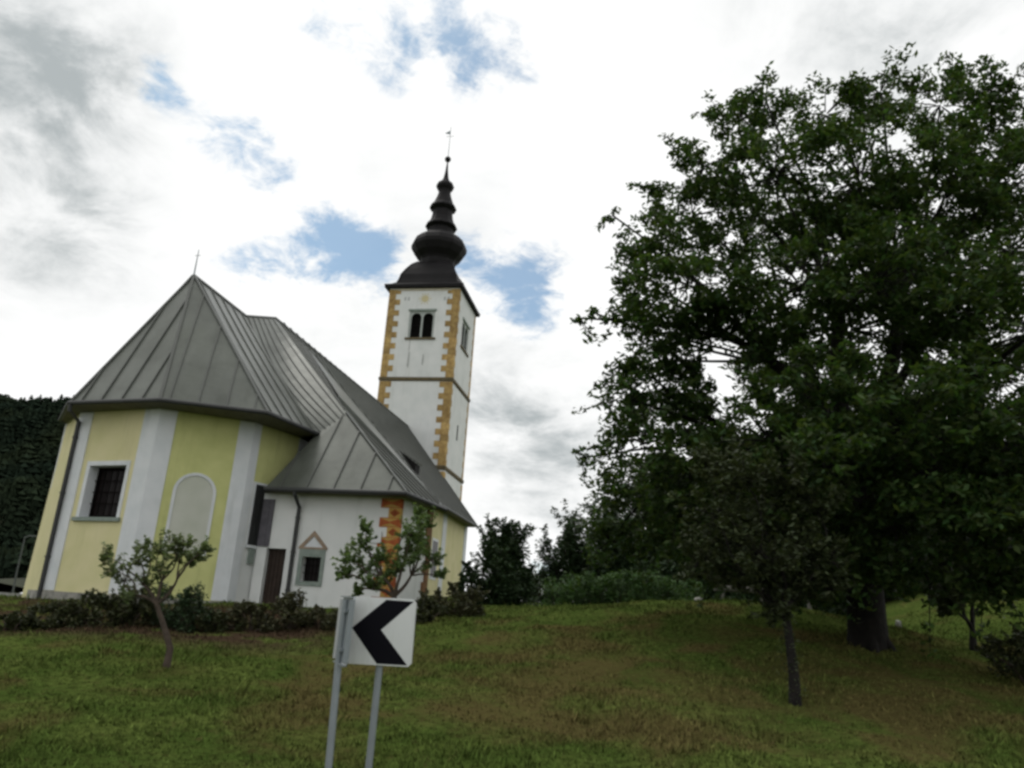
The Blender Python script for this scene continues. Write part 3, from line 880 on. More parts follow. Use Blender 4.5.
nr = mb.build('nave_roof', [M['roof'], M['roof_side'], M['soffit']], church)
mb = MB(); mb.tube([NA + Vector((.07, 0, -.05)), NB + Vector((.07, 0, -.05))], .08, 8); mb.build('gutter', M['gutter'], nr)
# small roof hatch on the nave slope
mb = MB()
sl_ = 1.2
hz = lambda u: 13.5 - sl_ * (u + 18)
for v0 in (42.6,):
    ua, ub = -14.25, -13.35
    za, zb = hz(ua) + .05, hz(ub)
    mb.prism([P_(ua, v0, za), P_(ub, v0, zb + .02), P_(ub, v0, zb + .55)], (0, .9, 0), 0)
    mb.bar(P_(ua - .1, v0 + .45, za + .06), P_(ub + .1, v0 + .45, zb + .55), 1.0, .05, (0, 0, 1), 1)
mb.build('roof_hatch', [M['dark'], M['roof_side']], nr)

# downpipes
mb = MB()
c1 = EV[2] + Vector((.06, -.05, -.1)); w1 = P_(-20.36, 24.27, 6.0)
mb.tube([c1, c1 + Vector((0, 0, -.2)), w1, w1 + Vector((0, 0, -6.4))], .075, 8)
for z in (1.2, 3.4, 5.4): mb.lathe([(.10, 0), (.10, .05)], w1 + Vector((0, 0, z - 6.0)), 8)
mb.build('downpipe', M['gutter'], church)
mb = MB()
c1 = P_(-12.33, 25.64, 4.0); w1 = P_(-12.36, SV - .09, 3.5)
mb.tube([c1, c1 + Vector((0, 0, -.12)), w1, w1 + Vector((0, 0, -4.2))], .07, 8)
for z in (.6, 1.9, 3.1): mb.lathe([(.09, 0), (.09, .05)], w1 + Vector((0, 0, z - 3.5)), 8)
mb.build('downpipe', M['gutter'], church)

# --- tower
TU0, TU1, TV0, TV1, TZ = -20.62, -14.90, 54.6, 60.5, 24.9
FA, FB, FC, FD = (TU0, TV0), (TU1, TV0), (TU1, TV1), (TU0, TV1)
mb = MB()
BW = (1.84, 3.92, 20.72, 22.95)
wall_face(mb, FA, FB, -1.5, TZ, [BW], .45)
BR = (1.75, 4.0, 20.72, 22.95)
wall_face(mb, FB, FC, -1.5, TZ, [BR], .45)
wall_face(mb, FC, FD, -1.5, TZ); wall_face(mb, FD, FA, -1.5, TZ)
tower = mb.build('tower', M['white'], church)
for (p, q, hole) in ((FA, FB, BW), (FB, FC, BR)):
    s0, s1, z0, z1 = hole; cw = (s1 - s0); r = cw * .195; cs = (s0 + cw * .27, s1 - cw * .27); zsp = z1 - .14 - r
    mb = MB()
    # plate with two round-headed lights
    o, e, n, _ = face_frame(p, q)
    cuts = [s0] + [c + r * math.cos(math.pi * (1 - k / 10)) for c in cs for k in range(11)] + [s1]
    for a, b2 in zip(cuts, cuts[1:]):
        if b2 - a < 1e-5: continue
        m_ = (a + b2) / 2; inside = [c for c in cs if abs(m_ - c) < r]
        if inside:
            c = inside[0]; f1 = zsp + math.sqrt(max(r * r - (a - c) ** 2, 0)); f2 = zsp + math.sqrt(max(r * r - (b2 - c) ** 2, 0))
            shape(mb, p, q, [(a, f1), (b2, f2), (b2, z1), (a, z1)], -.16, -.06)
        else:
            shape(mb, p, q, [(a, z0), (b2, z0), (b2, z1), (a, z1)], -.16, -.06)
    bw = mb.build('belfry_window', M['spandrel'], church)
    mb = MB(); slab(mb, p, q, s0 - .18, s1 + .18, z0 - .16, z0 - .002, 0, .10); mb.build('sill', M['dark_stone'], bw)
    mb = MB(); slab(mb, p, q, s0 - .10, s1 + .10, z1 + .002, z1 + .16, 0, .06)
    mb.build('lintel', M['green_stone'], bw)
    mb = MB(); slab(mb, p, q, s0, s1, z0, z1, -.62, -.45)
    for k in range(11):
        zz_ = z0 + .1 + k * .19
        shape(mb, p, q, [(s0 + .02, zz_), (s1 - .02, zz_), (s1 - .02, zz_ + .03), (s0 + .02, zz_ + .03)], -.40, -.26)
    mb.build('louvre', M['dark'], bw)
for z, dd in ((17.38, .09), (10.6, .09)):
    mb = MB(); mb.box(P_(TU0 - dd, TV0 - dd, z - .10), P_(TU1 + dd, TV1 + dd, z + .11)); mb.box(P_(TU0 - dd * .5, TV0 - dd * .5, z - .19), P_(TU1 + dd * .5, TV1 + dd * .5, z - .103))
    mb.build('string_course', M['dark_stone'], tower)
for (uc, vc, su, sv) in ((TU0, TV0, 1, 1), (TU1, TV0, -1, 1), (TU1, TV1, -1, -1)):
    h = .46
    for zs_, ze_ in ((8.9, 10.38), (10.74, 17.16), (17.52, TZ - .1)):       # a run between string courses is one part
        mb = MB(); k = 0; z0 = zs_
        while z0 < ze_ - .1:
            z1 = min(z0 + h - .004, ze_)
            wa, wb = (.95, .30) if k % 2 else (.55, .46)
            a = P_(uc - su * .02, vc - sv * .02, z0); c = P_(uc + su * wa, vc + sv * wb, z1)
            mb.box(tuple(min(p, q) for p, q in zip(a, c)), tuple(max(p, q) for p, q in zip(a, c)))
            z0 += h; k += 1
        mb.build('quoin', M['ochre'], tower)
mb = MB()
slab(mb, FA, FB, .7, 5.1, TZ - .22, TZ - .003, 0, .025); mb.build('painted_band', mat('pale_ochre_band', (.50, .46, .36), .9, .2, 5), tower)
# painted sun or dial above the belfry window
mb = MB(); o, e, n, _ = face_frame(FA, FB)
cs, cz = 2.97, 24.0
shape(mb, FA, FB, [(cs + .30 * math.cos(2 * math.pi * k / 20), cz + .30 * math.sin(2 * math.pi * k / 20)) for k in range(20)], 0, .012)
for k in range(12):
    a = 2 * math.pi * k / 12; r1 = .60 if k % 2 == 0 else .5
    shape(mb, FA, FB, [(cs + .36 * math.cos(a - .13), cz + .36 * math.sin(a - .13)), (cs + r1 * math.cos(a), cz + r1 * math.sin(a)), (cs + .36 * math.cos(a + .13), cz + .36 * math.sin(a + .13))], 0, .012)
mb.build('painted_sun', M['yellow_paint'], tower)
for s in (1.28, 1.56, 4.50, 4.80):
    mb = MB(); slab(mb, FA, FB, s, s + .16, 23.85, 24.15, 0, .008); mb.build('faded_mark', M['faint'], tower)
for s, z0, z1, w_ in ((2.04, 18.4, 19.5, .16), (2.05, 19.7, 20.5, .08), (3.2, 18.6, 19.3, .14)):
    mb = MB(); shape(mb, FA, FB, [(s, z0), (s + w_ * .6, z0 - .2), (s + w_, z0 + .1), (s + w_ * .9, z1), (s + w_ * .2, z1 + .1)], 0, .006)
    mb.build('rain_stain', M['stain'], tower)
mb = MB(); slab(mb, FB, FC, 2.75, 3.05, 13.3, 14.5, .0, .02); mb.build('slit_window', M['dark'], tower)

# spire: square bell-shaped foot, then an octagonal onion and rings
TC = P_(-17.81, 57.55, 0); q2 = math.sqrt(2)
mb = MB()
foot_ = [(3.0, -.02), (3.2, .02), (3.22, .26), (2.82, .46), (2.5, .72), (2.38, 1.1), (2.28, 1.6), (2.0, 2.2), (1.68, 2.75), (1.3, 3.15)]
mb.lathe([(r * q2, TZ + z) for r, z in foot_] + [(1.1 * q2, TZ + 3.25)], TC, 4, 0, math.pi / 4)
for sx in range(4):     # hip rolls
    a = math.pi / 4 + sx * math.pi / 2
    mb.tube([TC + Vector((r * q2 * math.cos(a), r * q2 * math.sin(a), TZ + z)) for r, z in foot_[2:]], .05, 6)
prof = [(1.45, 28.0), (1.5, 28.5), (1.62, 28.7), (2.02, 29.1), (2.32, 29.6), (2.36, 29.9), (2.2, 30.3), (1.75, 30.75), (1.2, 31.05), (1.06, 31.3), (1.05, 31.6), (1.36, 31.8), (1.34, 31.92), (1.12, 32.2), (.93, 32.7), (.85, 33.2),
        (.84, 33.35), (1.16, 33.62), (1.14, 33.74), (.88, 34.1), (.62, 34.8), (.52, 35.2), (.56, 35.4), (.74, 35.65), (.78, 35.85), (.66, 36.1), (.36, 36.35), (.22, 36.7), (.12, 37.4), (.05, 38.3)]
mb.lathe(prof, TC, 12, 0, math.pi / 12)
sp = mb.build('spire', M['spire'], church)
mb = MB(); rb = .27
mb.lathe([(rb * math.sin(math.pi * k / 8) + .003, 38.55 - rb * math.cos(math.pi * k / 8)) for k in range(9)], TC, 12); mb.build('ball', M['spire'], sp, True)
mb = MB(); mb.tube([TC + Vector((0, 0, 38.7)), TC + Vector((0, 0, 41.9))], [.035, .02], 6)
mb.tube([TC + Vector((-.35, 0, 40.9)), TC + Vector((.35, 0, 40.9))], .02, 5); mb.prism([TC + Vector(p) for p in ((-.5, 0, 41.25), (-.03, 0, 41.1), (-.03, 0, 41.5))], (0, .02, 0))
mb.build('weathervane', M['steel'], sp)

# ------------------------------------------------------------------ chevron signs
def chevron_sign(name, pos, tilt, yaw, label, panel=.60, foot=None, rim=1, back=.06):
    p = Vector(pos); g = gz(p.x, p.y)
    base = Vector((foot[0], foot[1], gz(foot[0], foot[1])))
    r = empty(name, base); tag(r, label, 'road sign', 'chevron bend signs on grey posts')
    rel = p - base
    m = Matrix.Rotation(yaw, 3, 'Z') @ Matrix.Rotation(tilt, 3, 'Y')
    X = lambda x, y, z: rel + m @ Vector((x, y, z))
    h = panel / 2; c = .025
    outl = [(-h + c, -h), (h - c, -h), (h, -h + c), (h, h - c), (h - c, h), (-h + c, h), (-h, h - c), (-h, -h + c)]
    q = MB(); q.prism([X(x, 0, z) for x, z in outl], m @ Vector((0, .014, 0)), 0, 1 if rim == 1 else 2)
    # folded rim behind
    for (x0, z0, x1, z1) in ((-h, -h + c, -h, h - c), (h, -h + c, h, h - c), (-h + c, h, h - c, h), (-h + c, -h, h - c, -h)):
        mi_ = rim if x0 < 0 and x1 < 0 or z0 == z1 else 1
        q.bar(X(x0 * .985, .0145, z0 * .985), X(x1 * .985, .0145, z1 * .985), .012, .03, m @ Vector((0, 1, 0)), mi_)
    q.prism([X(x * .93, .0145, z * .93) for x, z in outl], m @ Vector((0, .004, 0)), 2)
    q.build('panel', [M['sign_white'], M['sign_edge'], M['steel']], r)
    s = panel
    ch = [(.53, .975), (.965, .965), (.49, .52), (.945, .02), (.47, .02), (.03, .53)]
    q = MB(); q.prism([X((a - .5) * s, -.0015, (b2 - .5) * s) for a, b2 in ch], m @ Vector((0, .0012, 0))); q.build('chevron', M['sign_black'], r)
    q = MB(); top = X(0, back, h * .9)
    q.tube([Vector((0, 0, -.3)), X(0, back, -h * .9), top], .033, 12); q.build('post', M['steel'], r)
    q = MB()
    for z in (-.17, .17):
        q = MB(); q.bar(X(-.10, .05, z), X(.10, .05, z), .03, .05, m @ Vector((0, -1, 0))); q.build('bracket', M['steel'], r)
    return r


c = at(381.6, 631.2, 7.6)
f_ = at(368.2, 768, 7.67)
dirv = (f_ - at(378.6, 666, 7.67)); k_ = (gz(f_.x, 7.67) - f_.z) / dirv.z; ft = f_ + dirv * k_
chevron_sign('chevron_sign', c, math.radians(-.6), math.radians(-3), 'white square road sign with black left pointing chevron facing the camera', .595, (ft.x, 7.67))
# neighbour turned away, seen almost edge-on
c = at(346.2, 630, 7.55)
f_ = at(329.5, 768, 7.55); ft = Vector((f_.x + .02, 7.5, 0))
chevron_sign('chevron_sign', c, math.radians(-1.0), math.radians(110), 'road sign on a grey post turned away, seen almost edge-on', .595, (ft.x, ft.y), 2, .035)

# ------------------------------------------------------------------ trees


def limb(mb, p, q, r0, r1, bend=.12, n=6, seg=7):
    p, q = Vector(p), Vector(q); d = (q - p).length
    off = Vector((random.uniform(-1, 1), random.uniform(-1, 1), random.uniform(-.3, 1))) * d * bend
    pts = [p.lerp(q, k / n) + off * math.sin(math.pi * k / n) + Vector((random.uniform(-1, 1), random.uniform(-1, 1), random.uniform(-1, 1))) * d * .012 for k in range(n + 1)]
    pts[0] = p; pts[-1] = q
    mb.tube(pts, [r0 + (r1 - r0) * (k / n) ** .8 for k in range(n + 1)], seg, cap=False)
    return pts


# --- the big walnut
TB = at(868, 640, 19.0); TB.z = gz(TB.x, 19.0)
wal = empty('walnut_tree', TB)
tag(wal, 'huge dark leafy tree with a thick trunk filling the right of the lawn', 'tree')
lobes = [(766, 100, 19, 1.05), (742, 118, 18.5, .9), (705, 165, 18, 1.25), (692, 215, 20, 1.5), (825, 115, 20, 1.5), (880, 92, 18.5, 1.2), (940, 105, 20, 1.5), (1000, 92, 18, 1.2), (1080, 130, 19, 1.9),
         (775, 175, 17, 1.6), (860, 180, 17, 1.9), (950, 185, 17, 2.0), (1045, 220, 18, 2.1), (655, 240, 18, .95), (632, 270, 19.5, .75), (655, 325, 18, .95), (640, 300, 18.5, .8), (690, 285, 17, 1.35),
         (800, 285, 16, 1.5), (880, 280, 16, 1.8), (955, 300, 15.5, 1.5), (1040, 330, 16, 2.1), (632, 400, 18, .85), (668, 395, 19, 1.0), (640, 445, 17.5, .95), (690, 465, 18, 1.3), (598, 448, 18, .32), (580, 458, 18.2, .25),
         (592, 312, 18.5, .28), (578, 318, 18.6, .18), (612, 318, 18.4, .38), (612, 215, 18.5, .35), (770, 440, 16, 1.4), (835, 400, 15.5, 1.6), (825, 470, 15, 1.5), (905, 430, 15, 1.7), (985, 420, 14.5, 1.7), (1060, 470, 14.5, 1.8),
         (900, 525, 15.5, 1.2), (960, 510, 14.5, 1.2), (1020, 530, 14, 1.15), (740, 500, 17, 1.4), (680, 520, 19, 1.3), (835, 545, 16.5, .95), (640, 520, 20.5, 1.0), (785, 520, 17.5, 1.2),
         (860, 250, 22, 2.2), (940, 300, 22.5, 2.0), (800, 385, 22.5, 1.9), (890, 440, 23, 2.2), (780, 470, 23, 1.9), (1010, 250, 23, 2.2), (770, 225, 22, 1.6), (700, 430, 22, 1.2), (850, 330, 19, 1.7), (930, 370, 19, 1.7), (1000, 380, 20, 1.8), (760, 330, 20, .9), (720, 245, 19, 1.1), (1010, 180, 17.5, 1.5), (830, 590, 17.5, .6), (720, 560, 18, 1.0), (765, 565, 18.5, .8), (900, 575, 15.5, .55), (1000, 590, 15, .5), (1040, 575, 14.5, .9), (800, 575, 20, .9), (650, 480, 20, 1.2), (610, 540, 21, .9), (700, 500, 21.5, 1.6), (740, 470, 20, 1.4), (980, 470, 18, 1.6), (870, 490, 19.5, 1.5), (940, 440, 19, 1.5), (905, 220, 18, 1.7), (820, 240, 18, 1.4), (980, 140, 18.5, 1.3), (745, 290, 18, .9), (700, 330, 18.5, .55), (670, 362, 18.5, .8), (642, 372, 18, .65), (690, 395, 18.2, .75), (745, 318, 17.5, .85), (712, 305, 17, .7), (770, 350, 17.2, .6), (930, 585, 15.5, .5), (880, 565, 16, .6), (990, 575, 15, .7)]
mbt = MB()
sway = [Vector((0, 0, -.4)), Vector((.0, .0, .2)), Vector((.03, .03, 1.2)), Vector((.05, .05, 2.6)), Vector((.02, .08, 4.2))]
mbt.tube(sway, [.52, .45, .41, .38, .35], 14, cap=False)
for k in range(6):
    a = k * 1.05 + .3; mbt.tube([Vector((.6 * math.cos(a), .6 * math.sin(a), -.3)), Vector((.36 * math.cos(a), .36 * math.sin(a), .12)), Vector((.16 * math.cos(a), .16 * math.sin(a), .8))], [.12, .12, .06], 7, cap=False)
forks = []
for (dx, dy, dz, r) in ((-2.2, -.6, 6.6, .2), (-.9, -1.6, 7.6, .2), (.9, -.9, 8.0, .22), (2.4, -1.6, 6.2, .2), (-.4, 1.8, 7.6, .2), (2.2, 1.2, 7.4, .18), (-2.9, .4, 4.9, .15), (1.2, -2.4, 4.6, .15), (-1.4, -1.8, 4.4, .14), (3.2, -2.6, 4.4, .14)):
    pts = limb(mbt, sway[3 if dz < 5.5 else 4], (dx, dy, dz), .24 if dz > 5.5 else .17, r * .7, .14)
    forks.append((Vector((dx, dy, dz)), r))
centers, radii, counts = [], [], []
for px, py, Y, r in lobes:
    c = at(px, py, Y) - TB
    f0 = min(forks, key=lambda f: (f[0] - c).length - (0 if f[0].z < c.z + 1 else -3))
    limb(mbt, f0[0], c, min(f0[1] * .6, .03 + .04 * r), .025, .10, 6, 5)
    nc = max(3, int((13 if py < 300 else 17) * r * r + 5 * r))
    for i in range(nc):
        d = Vector(RNG.normal(0, 1, 3)); d.normalize()
        d = d * r * (random.uniform(.25, 1.0) ** .55); d.z *= .75
        sc_ = c + d
        if random.random() < .45: mbt.tube([c + d * .1, c + d * .55 + Vector((0, 0, .08)), sc_], [.022, .014, .006], 4, cap=False)
        if d.length > .55 * r and random.random() < .5:      # drooping spray beyond the clump
            e = d.normalized() * random.uniform(.35, .8) + Vector((0, 0, -random.uniform(.05, .45)))
            if c.z > 11 and random.random() < .6: e.z = abs(e.z)
            mbt.tube([sc_, sc_ + e], [.012, .004], 4, cap=False)
            for u_ in (.45, .75, 1.0): centers.append(tuple(sc_ + e * u_)); radii.append(.17); counts.append(7)
        centers.append(tuple(sc_)); radii.append(random.uniform(.28, .52) * (1 if r > .5 else .45)); counts.append(random.randint(44, 70) if r > .5 else random.randint(10, 18))
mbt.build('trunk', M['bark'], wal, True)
P = clump_points(centers, radii, counts, flat=.62)
V, Fc = leaf_quads(P, .175, .44, .5)
np_mesh('crown', V, Fc, M['walnut'], wal)


def small_tree(name, base, lobes_, m_leaf, label, lsize, dens=1.0, trunk_r=.09, fork=.45, bark='bark2', lean=(0, 0), group=None, top=None, cat='tree', flat=.9, droop=.1):
    base = Vector(base); r = empty(name, base); tag(r, label, cat, group)
    mbb = MB(); cs = [(Vector(c) - base, rr) for c, rr in lobes_]
    hmin = min(c.z - rr for c, rr in cs); cen = sum((c for c, _ in cs), Vector()) / len(cs)
    hf = max(.25, min(hmin * 1.0 + .15, cen.z * .75)) if fork is None else fork
    fk = Vector((cen.x * .35 + lean[0], cen.y * .35 + lean[1], hf))
    pts = [Vector((0, 0, -.25)), Vector((lean[0] * -.1, 0, hf * .3)), Vector((fk.x * .45, fk.y * .5, hf * .65)), fk]
    mbb.tube(pts, [trunk_r * 1.35, trunk_r, trunk_r * .85, trunk_r * .75], 9, cap=False)
    ce, ra, co = [], [], []
    order = sorted(cs, key=lambda q_: math.atan2(q_[0].x - fk.x, max(.05, q_[0].z - fk.z)))
    ng = 3 if len(cs) < 10 else 4; groups_ = [order[k * len(order) // ng:(k + 1) * len(order) // ng] for k in range(ng)]
    for gq in groups_:
        mean = sum((c for c, _ in gq), Vector()) / len(gq); jt = fk.lerp(mean, .55) + Vector((0, 0, -.06))
        limb(mbb, fk, jt, trunk_r * .62, trunk_r * .34, .12, 6, 7)
        for c, rr in gq: limb(mbb, jt, c, trunk_r * .32, .007, .18, 6, 6)
    for c, rr in cs:
        nc = max(5, int(dens * (11 + 14 * rr)))
        for i in range(nc):
            d = Vector(RNG.normal(0, 1, 3)); d.normalize(); d *= rr * random.uniform(.1, 1.0); d.z *= flat
            a = c + d; e = a + (d.normalized() * .6 + Vector((random.uniform(-.4, .4), random.uniform(-.4, .4), random.uniform(.2, 1.0)))) * rr * random.uniform(.5, 1.15)
            mbb.tube([c + d * .05, a, e], [.006 + .008 * rr, .006, .003], 4, cap=False)
            for u_ in (.1, .4, .7, 1.0):
                ce.append(tuple(a.lerp(e, u_))); ra.append(max(.045, rr * .24)); co.append(int(dens * random.randint(4, 8)))
    mbb.build('trunk', M[bark], r, True)
    P = clump_points(ce, ra, co, flat=.9); V, Fc = leaf_quads(P, lsize, .42, droop)
    np_mesh('crown', V, Fc, M[m_leaf], r)
    return r


# young tree before the apse
Y = 14.0; base = at(166, 666, Y); base.z = gz(base.x, Y)
L_ = [(112, 570, .20), (125, 580, .22), (105, 558, .14), (138, 560, .18), (150, 585, .20), (160, 552, .20), (172, 545, .18), (160, 570, .16), (185, 545, .17), (198, 556, .19), (190, 562, .14), (142, 548, .12), (178, 556, .14), (127, 597, .10), (206, 550, .08)]
small_tree('fruit_tree', base, [(at(x, y, Y + random.uniform(-.35, .35)), r) for x, y, r in L_], 'fruit', 'small sparse young tree with a bent trunk in front of the yellow apse', .075, 1.1, .055, 1.0, lean=(-.18, 0))
# young tree behind the sign
Y = 17.0; base = at(392, 655, Y); base.z = gz(base.x, Y)
L_ = [(350, 560, .24), (345, 575, .18), (362, 545, .22), (365, 570, .26), (372, 585, .20), (358, 592, .12), (380, 560, .22), (385, 578, .20), (366, 530, .15), (410, 535, .24), (420, 545, .30), (412, 560, .30), (425, 525, .22), (418, 515, .15), (430, 560, .22), (406, 548, .2), (440, 575, .10), (398, 570, .14)]
small_tree('fruit_tree', base, [(at(x, y, Y + random.uniform(-.4, .4)), r) for x, y, r in L_], 'apple', 'small green tree standing behind the chevron sign before the painted corner', .085, 1.35, .075, 1.15)
# leafy slim tree in the shade of the walnut
Y = 13.9; base = at(795, 699, Y); base.z = gz(base.x, Y)
L_ = [(768, 560, .55), (735, 545, .5), (720, 515, .55), (700, 560, .38), (760, 520, .55), (800, 545, .5), (815, 510, .5), (745, 480, .5), (790, 485, .45), (830, 560, .35), (775, 590, .3), (715, 470, .38), (742, 580, .4), (805, 585, .38), (775, 608, .3), (830, 590, .25)]
r_ = small_tree('orchard_tree', base, [(at(x, y, Y + random.uniform(-.5, .6)), r) for x, y, r in L_], 'greyleaf', 'slim tree with a shoot covered trunk shaded by the huge dark tree', .11, 1.7, .088, 1.5, 'bark', lean=(.02, 0))
ce = [tuple(Vector((-.16 * k / 9 + random.uniform(-.14, .14), random.uniform(-.14, .14), .1 + 1.4 * k / 9))) for k in range(10) for _ in range(3)]
V, Fc = leaf_quads(clump_points(ce, [.14] * 30, [11] * 30), .06); np_mesh('trunk_shoots', V, Fc, M['greyleaf'], r_)['kind'] = 'stuff'
# leafy tree on the bank at the right
Y = 22.0; base = at(969, 606, Y); base.z = gz(base.x, Y)
L_ = [(955, 560, .65), (945, 585, .5), (960, 540, .6), (985, 565, .55), (975, 545, .6), (950, 600, .35), (1000, 550, .6), (1015, 560, .5), (948, 606, .35), (962, 592, .4), (982, 590, .4), (940, 570, .45)]
small_tree('bank_tree', base, [(at(x, y, Y + random.uniform(-.5, .5)), r) for x, y, r in L_], 'greyleaf', 'short leafy tree with a brown stem on the grass bank at the right', .13, 2.2, .10, .55, 'bark')


def bush(name, base, wdt, hgt_, dep, m_leaf, label, lsize, n, spiky=0.0, group=None, cat='shrub', lobes_=14, stems=5, lowest=.03):
    base = Vector(base); r = empty(name, base); tag(r, label, cat, group)
    mbb = MB(); ce, ra, co = [], [], []
    for k in range(lobes_):
        a = RNG.uniform(0, 6.28); q = RNG.uniform(0, 1) ** .5
        zt = lowest + (1 - lowest) * RNG.uniform(0, 1) ** 1.35; q *= math.sqrt(max(0.02, 1 - max(0, zt - .35) ** 2 * 2.1))
        c = Vector((q * math.cos(a) * wdt / 2 * .8, q * math.sin(a) * dep / 2 * .8, zt * hgt_ * .82))
        rr = min(wdt, hgt_) * RNG.uniform(.14, .24)
        ce.append(tuple(c)); ra.append(rr); co.append(n // lobes_)
        if k < stems * 2: mbb.tube([Vector((c.x * .15, c.y * .15, -.15)), Vector((c.x * .5, c.y * .5, c.z * .55)), c], [.025 + .012 * hgt_ * .5, .02, .008], 5, cap=False)
        for s in range(3 if spiky == 0 else 5):
            d = Vector((RNG.normal(0, .5), RNG.normal(0, .5), abs(RNG.normal(.5, .5)) + spiky)); d.normalize()
            e = c + d * rr * RNG.uniform(1.0, 1.5 + spiky)
            mbb.tube([c, e], [.01, .003], 4, cap=False)
            for u_ in (.55, .8, 1.0):
                ce.append(tuple(c.lerp(e, u_))); ra.append(rr * .28); co.append(max(4, n // lobes_ // 14))
    mbb.build('stem', M['bark2'], r)
    P = clump_points(ce, ra, co, flat=.85); P[:, 2] = np.maximum(P[:, 2], -.02)
    V, Fc = leaf_quads(P, lsize, .5, .0); np_mesh('foliage', V, Fc, M[m_leaf], r)
    return r


def gp(px, py, Y):
    p = at(px, py, Y); return Vector((p.x, Y, gz(p.x, Y)))


# low shrubs along the foot of the church
row = [(12, 20.5, 1.5, 0.41, 'low shrub patch at the far left end of the row below the apse', 'shrub'),
       (52, 21.0, 1.7, 0.60, 'low dark shrub at the foot of the downpipe on the apse', 'shrub'),
       (92, 21.3, 1.5, 0.81, 'low dark shrub below the square window of the apse', 'shrub'),
       (130, 21.6, 1.5, 0.90, 'dark shrub behind the bent young tree', 'shrub'),
       (176, 21.8, 1.7, 1.19, 'tallest rounded dark shrub below the blind arch of the apse', 'bush'),
       (214, 22.0, 1.5, 0.59, 'low shrub below the white strip right of the blind arch', 'shrub'),
       (250, 22.3, 1.6, 0.72, 'low brownish shrub before the white wall left of the small door', 'shrubb'),
       (288, 22.6, 1.6, 0.95, 'low brownish shrub below the vestry downpipe', 'shrubb'),
       (322, 23.0, 1.4, 0.52, 'low brownish shrub left of the chevron sign below the vestry window', 'shrubb')]
for px, Y, wd_, h_, lab, m_ in row:
    bush('low_shrub', gp(px, 615, Y - 2.6), wd_ * 1.12, h_ * .88, 1.2, m_, lab, .075, 3000, .25, 'low shrubs along the foot of the church', lobes_=30, lowest=.02)
# brush heaps right of the sign
bush('brush_heap', gp(455, 605, 25.0), 3.0, 1.05, 2.4, 'shrubb', 'wide brownish green brush heap at the right corner of the church', .10, 4200, .3, lobes_=26)
bush('brush_heap', gp(428, 612, 22.5), 1.6, .75, 1.6, 'shrub', 'small dark brush heap just right of the chevron sign', .09, 1900, .2, lobes_=16)
# bushes and trees behind the lawn
bush('round_bush', gp(499, 590, 37), 3.2, 3.5, 3.2, 'bush', 'dark spiky topped bush right of the church end', .17, 12000, .8, lobes_=46, cat='bush')
bush('round_bush', gp(468, 590, 36), 1.2, 1.9, 1.6, 'bush', 'narrow dark bush against the yellow nave wall', .15, 2200, .4, lobes_=14, cat='bush')
bush('loose_tree', gp(572, 590, 40), 4.0, 4.0, 3.4, 'bush', 'loose tree with spiky upright shoots left of the huge dark tree', .17, 9000, 1.4, lobes_=34, cat='tree')
bush('loose_tree', gp(606, 590, 41), 4.2, 4.8, 3.4, 'bush', 'tree with tall bare shoots close behind the left edge of the huge dark tree', .17, 11000, 1.3, lobes_=36, cat='tree')
bush('background_bush', gp(650, 590, 39), 5.9, 6.8, 3.4, 'bush', 'dense dark bush behind the low hedge under the huge dark tree', .22, 22000, .4, lobes_=52, cat='bush')
bush('background_bush', gp(712, 590, 40), 6.2, 7.8, 3.4, 'bush', 'tall dark bush behind the pale log rail', .22, 22000, .3, lobes_=52, cat='bush')
bush('background_bush', gp(775, 590, 41), 6.2, 8.5, 3.4, 'bush', 'dark bush behind the slim shaded tree', .22, 22000, .3, lobes_=52, cat='bush')
bush('background_bush', gp(836, 590, 41), 5.9, 8.5, 3.4, 'bush', 'dark bush just left of the thick trunk and far behind it', .22, 22000, .3, lobes_=52, cat='bush')
bush('background_bush', gp(905, 590, 38), 5.9, 8.2, 3.4, 'bush', 'dark bush seen right of the thick trunk above the bank', .22, 22000, .3, lobes_=52, cat='bush')
bush('background_bush', gp(965, 570, 40), 6.5, 8.0, 3.4, 'bush', 'dark bush behind the short leafy tree on the bank', .22, 22000, .3, lobes_=52, cat='bush')
bush('background_bush', gp(1030, 560, 40), 6.8, 8.8, 3.4, 'bush', 'dark bush above the grass bank at the right edge', .22, 22000, .3, lobes_=52, cat='bush')
for px, Y, wd_, h_, lab in ((668, 36, 5.0, 2.6, 'low dark undergrowth right behind the hedge end'), (745, 36, 5.0, 2.8, 'low dark undergrowth right behind the log rail'),
                            (822, 36, 5.0, 2.8, 'low dark undergrowth behind the pale wooden post'), (895, 35, 4.6, 2.4, 'low dark undergrowth behind the white boundary marker')):
    bush('undergrowth_bush', gp(px, 590, Y), wd_, h_, 2.2, 'bush', lab, .18, 9000, .1, lobes_=44, cat='bush', lowest=.0)
bush('bank_shrub', gp(1032, 640, 16.5), 2.3, 1.15, 1.6, 'shrub', 'dark low shrub at the right edge below the grass bank', .09, 3000, .1, lobes_=20)
bush('far_thicket', gp(533, 590, 50), 6.5, 2.0, 2.2, 'hedge', 'low green thicket in the gap between the dark bush and the loose tree', .18, 8000, .2, lobes_=40, cat='bush')
